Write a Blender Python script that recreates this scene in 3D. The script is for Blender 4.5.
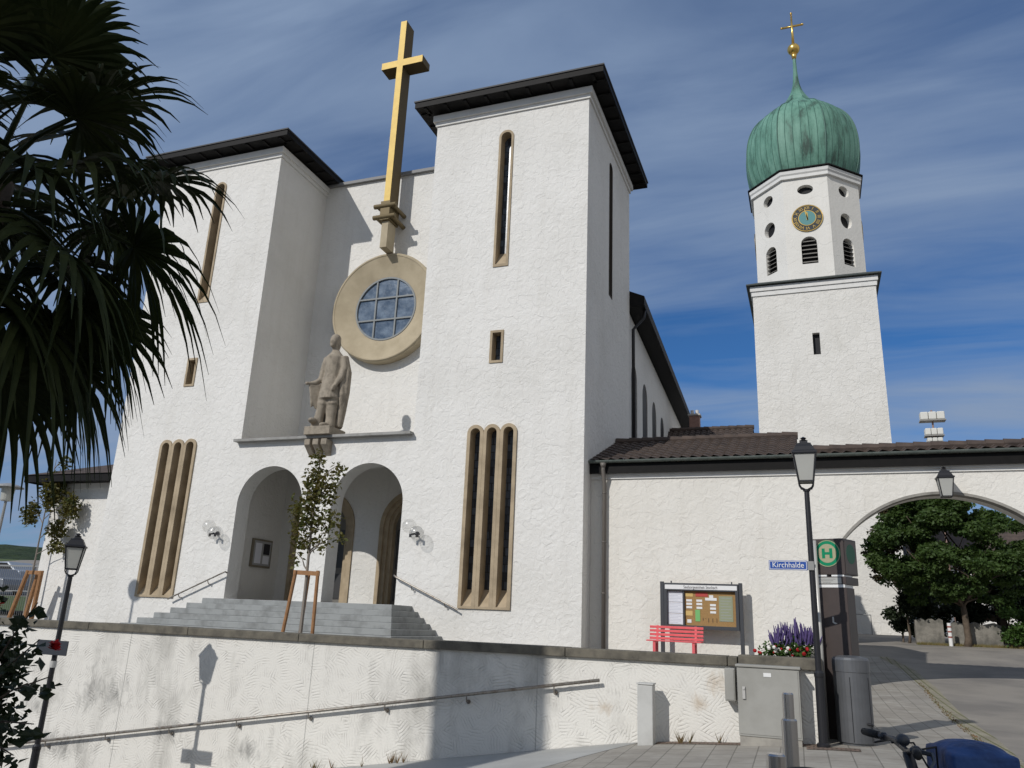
import bpy, bmesh, math, random
from mathutils import Vector, Matrix, noise
from mathutils.geometry import tessellate_polygon
random.seed(7)
S = bpy.context.scene
for o in list(bpy.data.objects): bpy.data.objects.remove(o)
COL = S.collection
PI = math.pi

# ------------------------------------------------------------------ camera, sky, sun, exposure
cd = bpy.data.cameras.new('camera'); cam = bpy.data.objects.new('camera', cd); COL.objects.link(cam)
cd.sensor_width = 36.0; cd.lens = 791.6/1024*36.0; cd.clip_start = 0.05; cd.clip_end = 9000
pit, rol, yaw = 0.29215, 0.04254, -0.36296
fw = Vector((math.sin(yaw)*math.cos(pit), math.cos(yaw)*math.cos(pit), math.sin(pit)))
r0 = Vector((math.cos(yaw), -math.sin(yaw), 0)); u0 = r0.cross(fw)
rr = math.cos(rol)*r0 + math.sin(rol)*u0; uu = -math.sin(rol)*r0 + math.cos(rol)*u0
M = Matrix((rr, uu, -fw)).transposed().to_4x4()
cam.matrix_world = M
S.camera = cam
SUN_TRAVEL = Vector((0.465, 1.0, -0.75)).normalized()
EL = math.asin(-SUN_TRAVEL.z); AZ = math.atan2(-SUN_TRAVEL.x, -SUN_TRAVEL.y)
sl = bpy.data.lights.new('sun', 'SUN'); so = bpy.data.objects.new('sun', sl); COL.objects.link(so)
sl.energy = 2.95; sl.angle = math.radians(0.5); sl.color = (1.0, 0.965, 0.915)
so.rotation_euler = SUN_TRAVEL.to_track_quat('-Z', 'Y').to_euler(); so.location = (-20, -40, 40)
W = bpy.data.worlds.new('World'); S.world = W; W.use_nodes = True
nt = W.node_tree; nt.nodes.clear()
def N(t, typ, **kw):
    n = t.nodes.new(typ)
    for k, v in kw.items():
        if k.startswith('i_'):
            n.inputs[k[2:]].default_value = v
        else: setattr(n, k, v)
    return n
out = N(nt, 'ShaderNodeOutputWorld')
sky = N(nt, 'ShaderNodeTexSky', sky_type='NISHITA', sun_disc=False, sun_elevation=EL, sun_rotation=AZ % (2*PI), altitude=450, air_density=1.0, dust_density=0.6, ozone_density=2.2)
b1 = N(nt, 'ShaderNodeBackground'); b1.inputs['Strength'].default_value = 0.058
nt.links.new(sky.outputs[0], b1.inputs['Color'])
tc = N(nt, 'ShaderNodeTexCoord')
sep = N(nt, 'ShaderNodeSeparateXYZ'); nt.links.new(tc.outputs['Generated'], sep.inputs[0])
dz = N(nt, 'ShaderNodeMath', operation='ADD'); nt.links.new(sep.outputs['Z'], dz.inputs[0]); dz.inputs[1].default_value = 0.16
dzm = N(nt, 'ShaderNodeMath', operation='MAXIMUM'); nt.links.new(dz.outputs[0], dzm.inputs[0]); dzm.inputs[1].default_value = 0.05
px_ = N(nt, 'ShaderNodeMath', operation='DIVIDE'); nt.links.new(sep.outputs['X'], px_.inputs[0]); nt.links.new(dzm.outputs[0], px_.inputs[1])
py_ = N(nt, 'ShaderNodeMath', operation='DIVIDE'); nt.links.new(sep.outputs['Y'], py_.inputs[0]); nt.links.new(dzm.outputs[0], py_.inputs[1])
cmb = N(nt, 'ShaderNodeCombineXYZ'); nt.links.new(px_.outputs[0], cmb.inputs[0]); nt.links.new(py_.outputs[0], cmb.inputs[1])
mp = N(nt, 'ShaderNodeMapping'); mp.inputs['Location'].default_value = (0.35, 0.2, 0); mp.inputs['Rotation'].default_value = (0, 0, math.radians(-12)); mp.inputs['Scale'].default_value = (0.42, 1.25, 1)
nt.links.new(cmb.outputs[0], mp.inputs[0])
n1 = N(nt, 'ShaderNodeTexNoise'); n1.inputs['Scale'].default_value = 1.15; n1.inputs['Detail'].default_value = 5; n1.inputs['Roughness'].default_value = 0.5; n1.inputs['Distortion'].default_value = 0.35
nt.links.new(mp.outputs[0], n1.inputs['Vector'])
n2 = N(nt, 'ShaderNodeTexNoise'); n2.inputs['Scale'].default_value = 3.4; n2.inputs['Detail'].default_value = 6; n2.inputs['Roughness'].default_value = 0.55; n2.inputs['Distortion'].default_value = 0.6
mp2 = N(nt, 'ShaderNodeMapping'); mp2.inputs['Rotation'].default_value = (0, 0, math.radians(-8)); mp2.inputs['Scale'].default_value = (0.34, 1.5, 1)
nt.links.new(cmb.outputs[0], mp2.inputs[0]); nt.links.new(mp2.outputs[0], n2.inputs['Vector'])
ma = N(nt, 'ShaderNodeMath', operation='MULTIPLY_ADD'); nt.links.new(n2.outputs['Fac'], ma.inputs[0]); ma.inputs[1].default_value = 0.75; nt.links.new(n1.outputs['Fac'], ma.inputs[2])
def M_(op, a, b=None, c=None):
    n = N(nt, 'ShaderNodeMath', operation=op)
    for k, v in enumerate((a, b, c)):
        if v is None: continue
        if isinstance(v, (int, float)): n.inputs[k].default_value = v
        else: nt.links.new(v, n.inputs[k])
    return n.outputs[0]
# a clear lane low in the east, streaky cloud above and below it
lane = M_('MULTIPLY', M_('ADD', sep.outputs['Z'], -0.325), 1/0.075)
lane = M_('POWER', 2.718, M_('MULTIPLY', M_('MULTIPLY', lane, lane), -1.0))
east = N(nt, 'ShaderNodeMapRange'); east.inputs[1].default_value = -0.45; east.inputs[2].default_value = -0.15; nt.links.new(sep.outputs['X'], east.inputs[0])
cov = M_('SUBTRACT', ma.outputs[0], M_('MULTIPLY', M_('MULTIPLY', lane, east.outputs[0]), 0.30))
hi = N(nt, 'ShaderNodeMapRange'); hi.inputs[1].default_value = 0.62; hi.inputs[2].default_value = 0.92; hi.inputs[3].default_value = 0.0; hi.inputs[4].default_value = 0.06; nt.links.new(sep.outputs['Z'], hi.inputs[0])
cov = M_('SUBTRACT', cov, hi.outputs[0])
cr = N(nt, 'ShaderNodeValToRGB'); cr.color_ramp.elements[0].position = 0.52; cr.color_ramp.elements[0].color = (0.03, 0.03, 0.03, 1); cr.color_ramp.elements[1].position = 0.99; cr.color_ramp.elements[1].color = (0.98, 0.98, 0.98, 1)
nt.links.new(cov, cr.inputs[0])
# added bright sky behind and right of the viewer, fill light for shaded walls
dt_ = N(nt, 'ShaderNodeVectorMath', operation='DOT_PRODUCT'); nt.links.new(tc.outputs['Generated'], dt_.inputs[0]); dt_.inputs[1].default_value = Vector((0.85, -0.45, 0.25)).normalized()
fill_sky = N(nt, 'ShaderNodeMapRange', interpolation_type='SMOOTHSTEP'); fill_sky.inputs[1].default_value = 0.12; fill_sky.inputs[2].default_value = 0.75; nt.links.new(dt_.outputs['Value'], fill_sky.inputs[0])
b2 = N(nt, 'ShaderNodeBackground'); bc = N(nt, 'ShaderNodeMix', data_type='RGBA'); nt.links.new(fill_sky.outputs[0], bc.inputs['Factor']); bc.inputs['A'].default_value = (0.56, 0.76, 1.12, 1); bc.inputs['B'].default_value = (0.92, 0.95, 1.0, 1); nt.links.new(bc.outputs['Result'], b2.inputs['Color'])
nt.links.new(M_('MULTIPLY_ADD', fill_sky.outputs[0], 0.10, 0.41), b2.inputs['Strength'])
fac = M_('MAXIMUM', cr.outputs[0], M_('MULTIPLY', fill_sky.outputs[0], 0.9))
hs_ = N(nt, 'ShaderNodeMix', data_type='RGBA', blend_type='MULTIPLY'); hs_.inputs['Factor'].default_value = 1.0; nt.links.new(sky.outputs[0], hs_.inputs['A']); hs_.inputs['B'].default_value = (0.42, 0.92, 1.45, 1); nt.links.new(hs_.outputs['Result'], b1.inputs['Color'])
mxs = N(nt, 'ShaderNodeMixShader'); nt.links.new(fac, mxs.inputs[0]); nt.links.new(b1.outputs[0], mxs.inputs[1]); nt.links.new(b2.outputs[0], mxs.inputs[2])
nt.links.new(mxs.outputs[0], out.inputs[0])
S.render.engine = 'CYCLES'
S.view_settings.view_transform = 'Standard'; S.view_settings.look = 'None'; S.view_settings.exposure = 0.0; S.view_settings.gamma = 1; S.view_settings.use_curve_mapping = False
S.cycles.max_bounces = 6; S.cycles.transparent_max_bounces = 12

# ------------------------------------------------------------------ materials
def mat(name, col, rough=0.8, metal=0.0, bump=None, var=None, spec=0.3, trans=None, alpha=None):
    """bump=(scale, detail, strength, dist, distortion) ; var=(scale, col2, lo, hi)"""
    m = bpy.data.materials.new(name); m.use_nodes = True; t = m.node_tree
    p = t.nodes['Principled BSDF']
    p.inputs['Base Color'].default_value = (*col, 1); p.inputs['Roughness'].default_value = rough; p.inputs['Metallic'].default_value = metal
    p.inputs['Specular IOR Level'].default_value = spec
    co = N(t, 'ShaderNodeTexCoord')
    if var:
        nn = N(t, 'ShaderNodeTexNoise'); nn.inputs['Scale'].default_value = var[0]; nn.inputs['Detail'].default_value = 5; nn.inputs['Roughness'].default_value = 0.6
        t.links.new(co.outputs['Object'], nn.inputs['Vector'])
        rp = N(t, 'ShaderNodeValToRGB'); rp.color_ramp.elements[0].position = var[2]; rp.color_ramp.elements[1].position = var[3]
        rp.color_ramp.elements[0].color = (*col, 1); rp.color_ramp.elements[1].color = (*var[1], 1)
        t.links.new(nn.outputs['Fac'], rp.inputs[0]); t.links.new(rp.outputs[0], p.inputs['Base Color'])
    if bump:
        bn = N(t, 'ShaderNodeTexNoise'); bn.inputs['Scale'].default_value = bump[0]; bn.inputs['Detail'].default_value = bump[1]; bn.inputs['Distortion'].default_value = bump[4] if len(bump) > 4 else 0
        t.links.new(co.outputs['Object'], bn.inputs['Vector'])
        bp = N(t, 'ShaderNodeBump'); bp.inputs['Strength'].default_value = bump[2]; bp.inputs['Distance'].default_value = bump[3]
        t.links.new(bn.outputs['Fac'], bp.inputs['Height']); t.links.new(bp.outputs[0], p.inputs['Normal'])
    if trans:
        tr = N(t, 'ShaderNodeBsdfTranslucent'); tr.inputs['Color'].default_value = (*trans[0], 1)
        mx = N(t, 'ShaderNodeMixShader'); mx.inputs[0].default_value = trans[1]
        o = t.nodes['Material Output']; t.links.new(p.outputs[0], mx.inputs[1]); t.links.new(tr.outputs[0], mx.inputs[2]); t.links.new(mx.outputs[0], o.inputs[0])
    return m

def stucco(name, col, col2, patch, relief):
    """hand-thrown render: overlapping trowel pats of random slant plus grain"""
    m = bpy.data.materials.new(name); m.use_nodes = True; t = m.node_tree; p = t.nodes['Principled BSDF']
    p.inputs['Roughness'].default_value = 0.9; p.inputs['Specular IOR Level'].default_value = 0.15
    co = N(t, 'ShaderNodeTexCoord')
    wn = N(t, 'ShaderNodeTexNoise'); wn.inputs['Scale'].default_value = 3.0; wn.inputs['Detail'].default_value = 2
    t.links.new(co.outputs['Object'], wn.inputs['Vector'])
    mixv = N(t, 'ShaderNodeVectorMath', operation='MULTIPLY_ADD'); t.links.new(wn.outputs['Color'], mixv.inputs[0]); mixv.inputs[1].default_value = (0.25, 0.25, 0.25); t.links.new(co.outputs['Object'], mixv.inputs[2])
    vo = N(t, 'ShaderNodeTexVoronoi'); vo.feature = 'F1'; vo.inputs['Scale'].default_value = patch; vo.inputs['Randomness'].default_value = 1
    t.links.new(mixv.outputs[0], vo.inputs['Vector'])
    # tilt of each pat: dot(offset, random direction)
    sub = N(t, 'ShaderNodeVectorMath', operation='SUBTRACT'); t.links.new(mixv.outputs[0], sub.inputs[0]); t.links.new(vo.outputs['Position'], sub.inputs[1])
    cs = N(t, 'ShaderNodeVectorMath', operation='SUBTRACT'); t.links.new(vo.outputs['Color'], cs.inputs[0]); cs.inputs[1].default_value = (0.5, 0.5, 0.5)
    dt = N(t, 'ShaderNodeVectorMath', operation='DOT_PRODUCT'); t.links.new(sub.outputs[0], dt.inputs[0]); t.links.new(cs.outputs[0], dt.inputs[1])
    g = N(t, 'ShaderNodeTexNoise'); g.inputs['Scale'].default_value = 26; g.inputs['Detail'].default_value = 4; g.inputs['Roughness'].default_value = 0.65
    t.links.new(co.outputs['Object'], g.inputs['Vector'])
    g2 = N(t, 'ShaderNodeTexNoise'); g2.inputs['Scale'].default_value = 5; g2.inputs['Detail'].default_value = 3; g2.inputs['Distortion'].default_value = 1.2
    t.links.new(co.outputs['Object'], g2.inputs['Vector'])
    a = N(t, 'ShaderNodeMath', operation='MULTIPLY_ADD'); t.links.new(dt.outputs['Value'], a.inputs[0]); a.inputs[1].default_value = 1.6; t.links.new(g2.outputs['Fac'], a.inputs[2])
    b = N(t, 'ShaderNodeMath', operation='MULTIPLY_ADD'); t.links.new(g.outputs['Fac'], b.inputs[0]); b.inputs[1].default_value = 0.35; t.links.new(a.outputs[0], b.inputs[2])
    bp = N(t, 'ShaderNodeBump'); bp.inputs['Strength'].default_value = 1.0; bp.inputs['Distance'].default_value = relief
    t.links.new(b.outputs[0], bp.inputs['Height']); t.links.new(bp.outputs[0], p.inputs['Normal'])
    dn = N(t, 'ShaderNodeTexNoise'); dn.inputs['Scale'].default_value = 0.35; dn.inputs['Detail'].default_value = 8; dn.inputs['Roughness'].default_value = 0.65
    t.links.new(co.outputs['Object'], dn.inputs['Vector'])
    rp = N(t, 'ShaderNodeValToRGB'); rp.color_ramp.elements[0].position = 0.45; rp.color_ramp.elements[1].position = 0.8
    rp.color_ramp.elements[0].color = (*col, 1); rp.color_ramp.elements[1].color = (*col2, 1)
    t.links.new(dn.outputs['Fac'], rp.inputs[0])
    ms = N(t, 'ShaderNodeMapping'); ms.inputs['Scale'].default_value = (1.5, 1.5, 0.10); t.links.new(co.outputs['Object'], ms.inputs[0])
    sn = N(t, 'ShaderNodeTexNoise'); sn.inputs['Scale'].default_value = 1.6; sn.inputs['Detail'].default_value = 6; sn.inputs['Roughness'].default_value = 0.7; t.links.new(ms.outputs[0], sn.inputs['Vector'])
    sr = N(t, 'ShaderNodeValToRGB'); sr.color_ramp.elements[0].position = 0.50; sr.color_ramp.elements[1].position = 0.78; sr.color_ramp.elements[0].color = (1, 1, 1, 1); sr.color_ramp.elements[1].color = (0.935, 0.93, 0.92, 1); t.links.new(sn.outputs['Fac'], sr.inputs[0])
    mu = N(t, 'ShaderNodeMix', data_type='RGBA', blend_type='MULTIPLY'); mu.inputs['Factor'].default_value = 1; t.links.new(rp.outputs[0], mu.inputs['A']); t.links.new(sr.outputs[0], mu.inputs['B'])
    # thin dark nicks left by the trowel
    nk = N(t, 'ShaderNodeTexNoise'); nk.inputs['Scale'].default_value = 7; nk.inputs['Detail'].default_value = 6; nk.inputs['Roughness'].default_value = 0.75; nk.inputs['Distortion'].default_value = 1.5; t.links.new(co.outputs['Object'], nk.inputs['Vector'])
    nr = N(t, 'ShaderNodeValToRGB'); nr.color_ramp.elements[0].position = 0.70; nr.color_ramp.elements[1].position = 0.76; nr.color_ramp.elements[0].color = (1, 1, 1, 1); nr.color_ramp.elements[1].color = (0.78, 0.77, 0.75, 1); t.links.new(nk.outputs['Fac'], nr.inputs[0])
    mv_ = N(t, 'ShaderNodeMix', data_type='RGBA', blend_type='MULTIPLY'); mv_.inputs['Factor'].default_value = 1; t.links.new(mu.outputs['Result'], mv_.inputs['A']); t.links.new(nr.outputs[0], mv_.inputs['B'])
    t.links.new(mv_.outputs['Result'], p.inputs['Base Color'])
    return m

def combed():
    """retaining wall: render combed in patches of differing direction, with joints and grime"""
    m = bpy.data.materials.new('combed_render'); m.use_nodes = True; t = m.node_tree; p = t.nodes['Principled BSDF']
    p.inputs['Roughness'].default_value = 0.9; p.inputs['Specular IOR Level'].default_value = 0.15
    co = N(t, 'ShaderNodeTexCoord')
    wn = N(t, 'ShaderNodeTexNoise'); wn.inputs['Scale'].default_value = 2.2; wn.inputs['Detail'].default_value = 2
    t.links.new(co.outputs['Object'], wn.inputs['Vector'])
    mv = N(t, 'ShaderNodeVectorMath', operation='MULTIPLY_ADD'); t.links.new(wn.outputs['Color'], mv.inputs[0]); mv.inputs[1].default_value = (0.10, 0.0, 0.10); t.links.new(co.outputs['Object'], mv.inputs[2])
    vo = N(t, 'ShaderNodeTexVoronoi'); vo.inputs['Scale'].default_value = 4.8
    t.links.new(mv.outputs[0], vo.inputs['Vector'])
    sc = N(t, 'ShaderNodeSeparateXYZ'); t.links.new(vo.outputs['Color'], sc.inputs[0])
    ang = N(t, 'ShaderNodeMath', operation='MULTIPLY'); t.links.new(sc.outputs[0], ang.inputs[0]); ang.inputs[1].default_value = PI
    rot = N(t, 'ShaderNodeVectorRotate', rotation_type='Y_AXIS'); t.links.new(mv.outputs[0], rot.inputs['Vector']); t.links.new(ang.outputs[0], rot.inputs['Angle'])
    wv = N(t, 'ShaderNodeTexWave', wave_type='BANDS', bands_direction='X', wave_profile='SIN'); wv.inputs['Scale'].default_value = 6.6; wv.inputs['Distortion'].default_value = 0.5; wv.inputs['Detail'].default_value = 2; wv.inputs['Detail Scale'].default_value = 1.5
    t.links.new(rot.outputs[0], wv.inputs['Vector'])
    fade = N(t, 'ShaderNodeTexNoise'); fade.inputs['Scale'].default_value = 5.0; fade.inputs['Detail'].default_value = 2; t.links.new(co.outputs['Object'], fade.inputs['Vector'])
    fr = N(t, 'ShaderNodeMapRange'); fr.inputs[1].default_value = 0.42; fr.inputs[2].default_value = 0.68; fr.inputs[3].default_value = 0.10; t.links.new(fade.outputs['Fac'], fr.inputs[0])
    pw = N(t, 'ShaderNodeMath', operation='POWER'); t.links.new(wv.outputs['Fac'], pw.inputs[0]); pw.inputs[1].default_value = 3.0
    w2 = N(t, 'ShaderNodeMath', operation='MULTIPLY'); t.links.new(pw.outputs[0], w2.inputs[0]); t.links.new(fr.outputs[0], w2.inputs[1])
    g = N(t, 'ShaderNodeTexNoise'); g.inputs['Scale'].default_value = 30; g.inputs['Detail'].default_value = 4; t.links.new(co.outputs['Object'], g.inputs['Vector'])
    b = N(t, 'ShaderNodeMath', operation='MULTIPLY_ADD'); t.links.new(g.outputs['Fac'], b.inputs[0]); b.inputs[1].default_value = 0.9; neg = N(t, 'ShaderNodeMath', operation='MULTIPLY'); t.links.new(w2.outputs[0], neg.inputs[0]); neg.inputs[1].default_value = -1.0; t.links.new(neg.outputs[0], b.inputs[2])
    bp = N(t, 'ShaderNodeBump'); bp.inputs['Strength'].default_value = 0.85; bp.inputs['Distance'].default_value = 0.0075
    t.links.new(b.outputs[0], bp.inputs['Height']); t.links.new(bp.outputs[0], p.inputs['Normal'])
    # grime
    dn = N(t, 'ShaderNodeTexNoise'); dn.inputs['Scale'].default_value = 0.8; dn.inputs['Detail'].default_value = 9; dn.inputs['Roughness'].default_value = 0.72
    mpv = N(t, 'ShaderNodeMapping'); mpv.inputs['Scale'].default_value = (1.0, 1.0, 0.45); t.links.new(co.outputs['Object'], mpv.inputs[0]); t.links.new(mpv.outputs[0], dn.inputs['Vector'])
    rp = N(t, 'ShaderNodeValToRGB'); rp.color_ramp.elements[0].position = 0.50; rp.color_ramp.elements[1].position = 0.76
    rp.color_ramp.elements[0].color = (0.72, 0.70, 0.65, 1); rp.color_ramp.elements[1].color = (0.34, 0.33, 0.30, 1)
    t.links.new(dn.outputs['Fac'], rp.inputs[0])
    last = rp.outputs[0]
    sx = N(t, 'ShaderNodeSeparateXYZ'); t.links.new(co.outputs['Object'], sx.inputs[0])
    def spot(cx, cz, rx, rz, colr, last, thr):
        v = N(t, 'ShaderNodeVectorMath', operation='SUBTRACT'); t.links.new(co.outputs['Object'], v.inputs[0]); v.inputs[1].default_value = (cx, 0, cz)
        v2 = N(t, 'ShaderNodeVectorMath', operation='MULTIPLY'); t.links.new(v.outputs[0], v2.inputs[0]); v2.inputs[1].default_value = (1/rx, 0, 1/rz)
        ln = N(t, 'ShaderNodeVectorMath', operation='LENGTH'); t.links.new(v2.outputs[0], ln.inputs[0])
        nn = N(t, 'ShaderNodeTexNoise'); nn.inputs['Scale'].default_value = 3.2; nn.inputs['Detail'].default_value = 9; nn.inputs['Roughness'].default_value = 0.78; nn.inputs['Distortion'].default_value = 0.8; nm = N(t, 'ShaderNodeMapping'); nm.inputs['Scale'].default_value = (1.5, 1.0, 0.7); nm.inputs['Rotation'].default_value = (0, 0.35, 0); t.links.new(co.outputs['Object'], nm.inputs[0]); t.links.new(nm.outputs[0], nn.inputs['Vector'])
        s = N(t, 'ShaderNodeMath', operation='SUBTRACT'); s.inputs[0].default_value = 1.0; t.links.new(ln.outputs['Value'], s.inputs[1])
        a = N(t, 'ShaderNodeMath', operation='MULTIPLY_ADD'); t.links.new(s.outputs[0], a.inputs[0]); a.inputs[1].default_value = 0.34; t.links.new(nn.outputs['Fac'], a.inputs[2])
        mr = N(t, 'ShaderNodeMapRange'); mr.inputs[1].default_value = thr; mr.inputs[2].default_value = thr+0.3; t.links.new(a.outputs[0], mr.inputs[0])
        mx = N(t, 'ShaderNodeMix', data_type='RGBA'); t.links.new(mr.outputs[0], mx.inputs['Factor']); t.links.new(last, mx.inputs['A']); mx.inputs['B'].default_value = (*colr, 1)
        return mx.outputs['Result']
    for cx, cz, rx, rz in ((-4.9, 0.45, 0.55, 0.9), (-4.3, 0.4, 0.6, 0.6), (-6.2, 0.1, 0.7, 0.4), (-3.0, -0.1, 0.5, 0.35), (-5.4, -0.5, 1.6, 0.5), (-1.2, -0.3, 0.6, 0.3)):
        last = spot(cx, cz, rx, rz, (0.26, 0.255, 0.24), last, 0.64)
    for cx, cz, rx, rz in ((6.62, 1.3, 0.28, 0.32), (6.4, 1.0, 0.25, 0.2), (5.0, 0.85, 0.3, 0.15)):
        last = spot(cx, cz, rx, rz, (0.52, 0.44, 0.35), last, 0.62)
    for jx in (-4.15, -0.1, 3.95):     # movement joints
        q = N(t, 'ShaderNodeMath', operation='COMPARE'); t.links.new(sx.outputs[0], q.inputs[0]); q.inputs[1].default_value = jx; q.inputs[2].default_value = 0.009
        mx = N(t, 'ShaderNodeMix', data_type='RGBA'); t.links.new(q.outputs[0], mx.inputs['Factor']); t.links.new(last, mx.inputs['A']); mx.inputs['B'].default_value = (0.45, 0.44, 0.41, 1)
        last = mx.outputs['Result']
    # comb grooves tinted darker: dirt, with the shade inside them painted in
    gm = N(t, 'ShaderNodeMix', data_type='RGBA'); gf = N(t, 'ShaderNodeMath', operation='MULTIPLY'); t.links.new(w2.outputs[0], gf.inputs[0]); gf.inputs[1].default_value = 0.22; t.links.new(gf.outputs[0], gm.inputs['Factor']); t.links.new(last, gm.inputs['A']); gm.inputs['B'].default_value = (0.30, 0.285, 0.26, 1)
    t.links.new(gm.outputs['Result'], p.inputs['Base Color'])
    return m

def paver(name, w, h, col, col2, mortar, rotz=0.0, squash=1.0, msize=0.02):
    m = bpy.data.materials.new(name); m.use_nodes = True; t = m.node_tree; p = t.nodes['Principled BSDF']
    p.inputs['Roughness'].default_value = 0.85; p.inputs['Specular IOR Level'].default_value = 0.25
    co = N(t, 'ShaderNodeTexCoord'); mpn = N(t, 'ShaderNodeMapping'); mpn.inputs['Rotation'].default_value = (0, 0, rotz); t.links.new(co.outputs['Object'], mpn.inputs[0])
    br = N(t, 'ShaderNodeTexBrick'); br.inputs['Scale'].default_value = 1; br.inputs['Brick Width'].default_value = w; br.inputs['Row Height'].default_value = h; br.inputs['Mortar Size'].default_value = msize*h; br.inputs['Mortar Smooth'].default_value = 0.3; br.inputs['Bias'].default_value = 0
    br.inputs['Color1'].default_value = (*col, 1); br.inputs['Color2'].default_value = (*col2, 1); br.inputs['Mortar'].default_value = (*mortar, 1)
    t.links.new(mpn.outputs[0], br.inputs['Vector'])
    nn = N(t, 'ShaderNodeTexNoise'); nn.inputs['Scale'].default_value = 1.6; nn.inputs['Detail'].default_value = 8; nn.inputs['Roughness'].default_value = 0.7; t.links.new(co.outputs['Object'], nn.inputs['Vector'])
    rp = N(t, 'ShaderNodeValToRGB'); rp.color_ramp.elements[0].position = 0.3; rp.color_ramp.elements[1].position = 0.7; rp.color_ramp.elements[0].color = (0.72, 0.70, 0.68, 1); rp.color_ramp.elements[1].color = (1.1, 1.1, 1.1, 1)
    t.links.new(nn.outputs['Fac'], rp.inputs[0])
    mx = N(t, 'ShaderNodeMix', data_type='RGBA', blend_type='MULTIPLY'); mx.inputs['Factor'].default_value = 1; t.links.new(br.outputs['Color'], mx.inputs['A']); t.links.new(rp.outputs[0], mx.inputs['B'])
    t.links.new(mx.outputs['Result'], p.inputs['Base Color'])
    g = N(t, 'ShaderNodeTexNoise'); g.inputs['Scale'].default_value = 60; g.inputs['Detail'].default_value = 3; t.links.new(co.outputs['Object'], g.inputs['Vector'])
    s = N(t, 'ShaderNodeMath', operation='MULTIPLY_ADD'); t.links.new(br.outputs['Fac'], s.inputs[0]); s.inputs[1].default_value = -1.0; t.links.new(g.outputs['Fac'], s.inputs[2])
    bp = N(t, 'ShaderNodeBump'); bp.inputs['Strength'].default_value = 0.5; bp.inputs['Distance'].default_value = 0.006; t.links.new(s.outputs[0], bp.inputs['Height']); t.links.new(bp.outputs[0], p.inputs['Normal'])
    return m

def copper():
    m = bpy.data.materials.new('copper_patina'); m.use_nodes = True; t = m.node_tree; p = t.nodes['Principled BSDF']
    p.inputs['Roughness'].default_value = 0.6; p.inputs['Specular IOR Level'].default_value = 0.35
    co = N(t, 'ShaderNodeTexCoord'); mpn = N(t, 'ShaderNodeMapping'); mpn.inputs['Scale'].default_value = (1.6, 1.6, 0.35); t.links.new(co.outputs['Object'], mpn.inputs[0])
    nn = N(t, 'ShaderNodeTexNoise'); nn.inputs['Scale'].default_value = 1.2; nn.inputs['Detail'].default_value = 7; nn.inputs['Roughness'].default_value = 0.7; t.links.new(mpn.outputs[0], nn.inputs['Vector'])
    rp = N(t, 'ShaderNodeValToRGB'); e = rp.color_ramp.elements; e[0].position = 0.33; e[0].color = (0.04, 0.075, 0.058, 1); e[1].position = 0.72; e[1].color = (0.20, 0.375, 0.295, 1)
    k = e.new(0.48); k.color = (0.11, 0.245, 0.185, 1)
    t.links.new(nn.outputs['Fac'], rp.inputs[0])
    t.links.new(rp.outputs[0], p.inputs['Base Color'])
    return m

def leaded(name, colA, colB, lead, scale=1.0):
    m = bpy.data.materials.new(name); m.use_nodes = True; t = m.node_tree; p = t.nodes['Principled BSDF']
    p.inputs['Roughness'].default_value = 0.3; p.inputs['Specular IOR Level'].default_value = 0.5
    co = N(t, 'ShaderNodeTexCoord'); sx = N(t, 'ShaderNodeSeparateXYZ'); t.links.new(co.outputs['Object'], sx.inputs[0])
    ad = N(t, 'ShaderNodeMath', operation='ADD'); t.links.new(sx.outputs[0], ad.inputs[0]); t.links.new(sx.outputs[1], ad.inputs[1])
    cb = N(t, 'ShaderNodeCombineXYZ'); t.links.new(ad.outputs[0], cb.inputs[0]); t.links.new(sx.outputs[2], cb.inputs[1])
    br = N(t, 'ShaderNodeTexBrick'); br.inputs['Scale'].default_value = scale; br.inputs['Brick Width'].default_value = 0.16; br.inputs['Row Height'].default_value = 0.22; br.inputs['Mortar Size'].default_value = 0.012
    br.inputs['Color1'].default_value = (*colA, 1); br.inputs['Color2'].default_value = (*colB, 1); br.inputs['Mortar'].default_value = (*lead, 1)
    t.links.new(cb.outputs[0], br.inputs['Vector']); t.links.new(br.outputs['Color'], p.inputs['Base Color'])
    nn = N(t, 'ShaderNodeTexNoise'); nn.inputs['Scale'].default_value = 3; t.links.new(co.outputs['Object'], nn.inputs['Vector'])
    bp = N(t, 'ShaderNodeBump'); bp.inputs['Strength'].default_value = 0.15; bp.inputs['Distance'].default_value = 0.02; t.links.new(nn.outputs['Fac'], bp.inputs['Height']); t.links.new(bp.outputs[0], p.inputs['Normal'])
    return m

WHITE = stucco('rough_white_render', (0.74, 0.725, 0.69), (0.64, 0.625, 0.585), 3.4, 0.026)
WHITE_B = stucco('bell_tower_render', (0.72, 0.70, 0.655), (0.62, 0.60, 0.55), 2.2, 0.04)
WHITE_A = stucco('gate_wall_render', (0.74, 0.715, 0.66), (0.66, 0.63, 0.57), 2.6, 0.022)
TRIM = mat('white_trim', (0.70, 0.69, 0.66), 0.8, bump=(20, 3, 0.2, 0.01), var=(3, (0.58, 0.57, 0.54), 0.5, 0.8))
COMB = combed()
COPING = mat('coping_stone', (0.16, 0.145, 0.115), 0.9, bump=(30, 5, 0.5, 0.01), var=(5, (0.07, 0.065, 0.055), 0.4, 0.75))
STONE = mat('sandstone_trim', (0.43, 0.345, 0.235), 0.85, bump=(25, 4, 0.3, 0.01), var=(2, (0.25, 0.195, 0.13), 0.4, 0.8))
RINGST = mat('pale_sandstone', (0.44, 0.375, 0.265), 0.85, bump=(25, 4, 0.2, 0.01), var=(1.5, (0.34, 0.285, 0.195), 0.4, 0.75))
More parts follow.
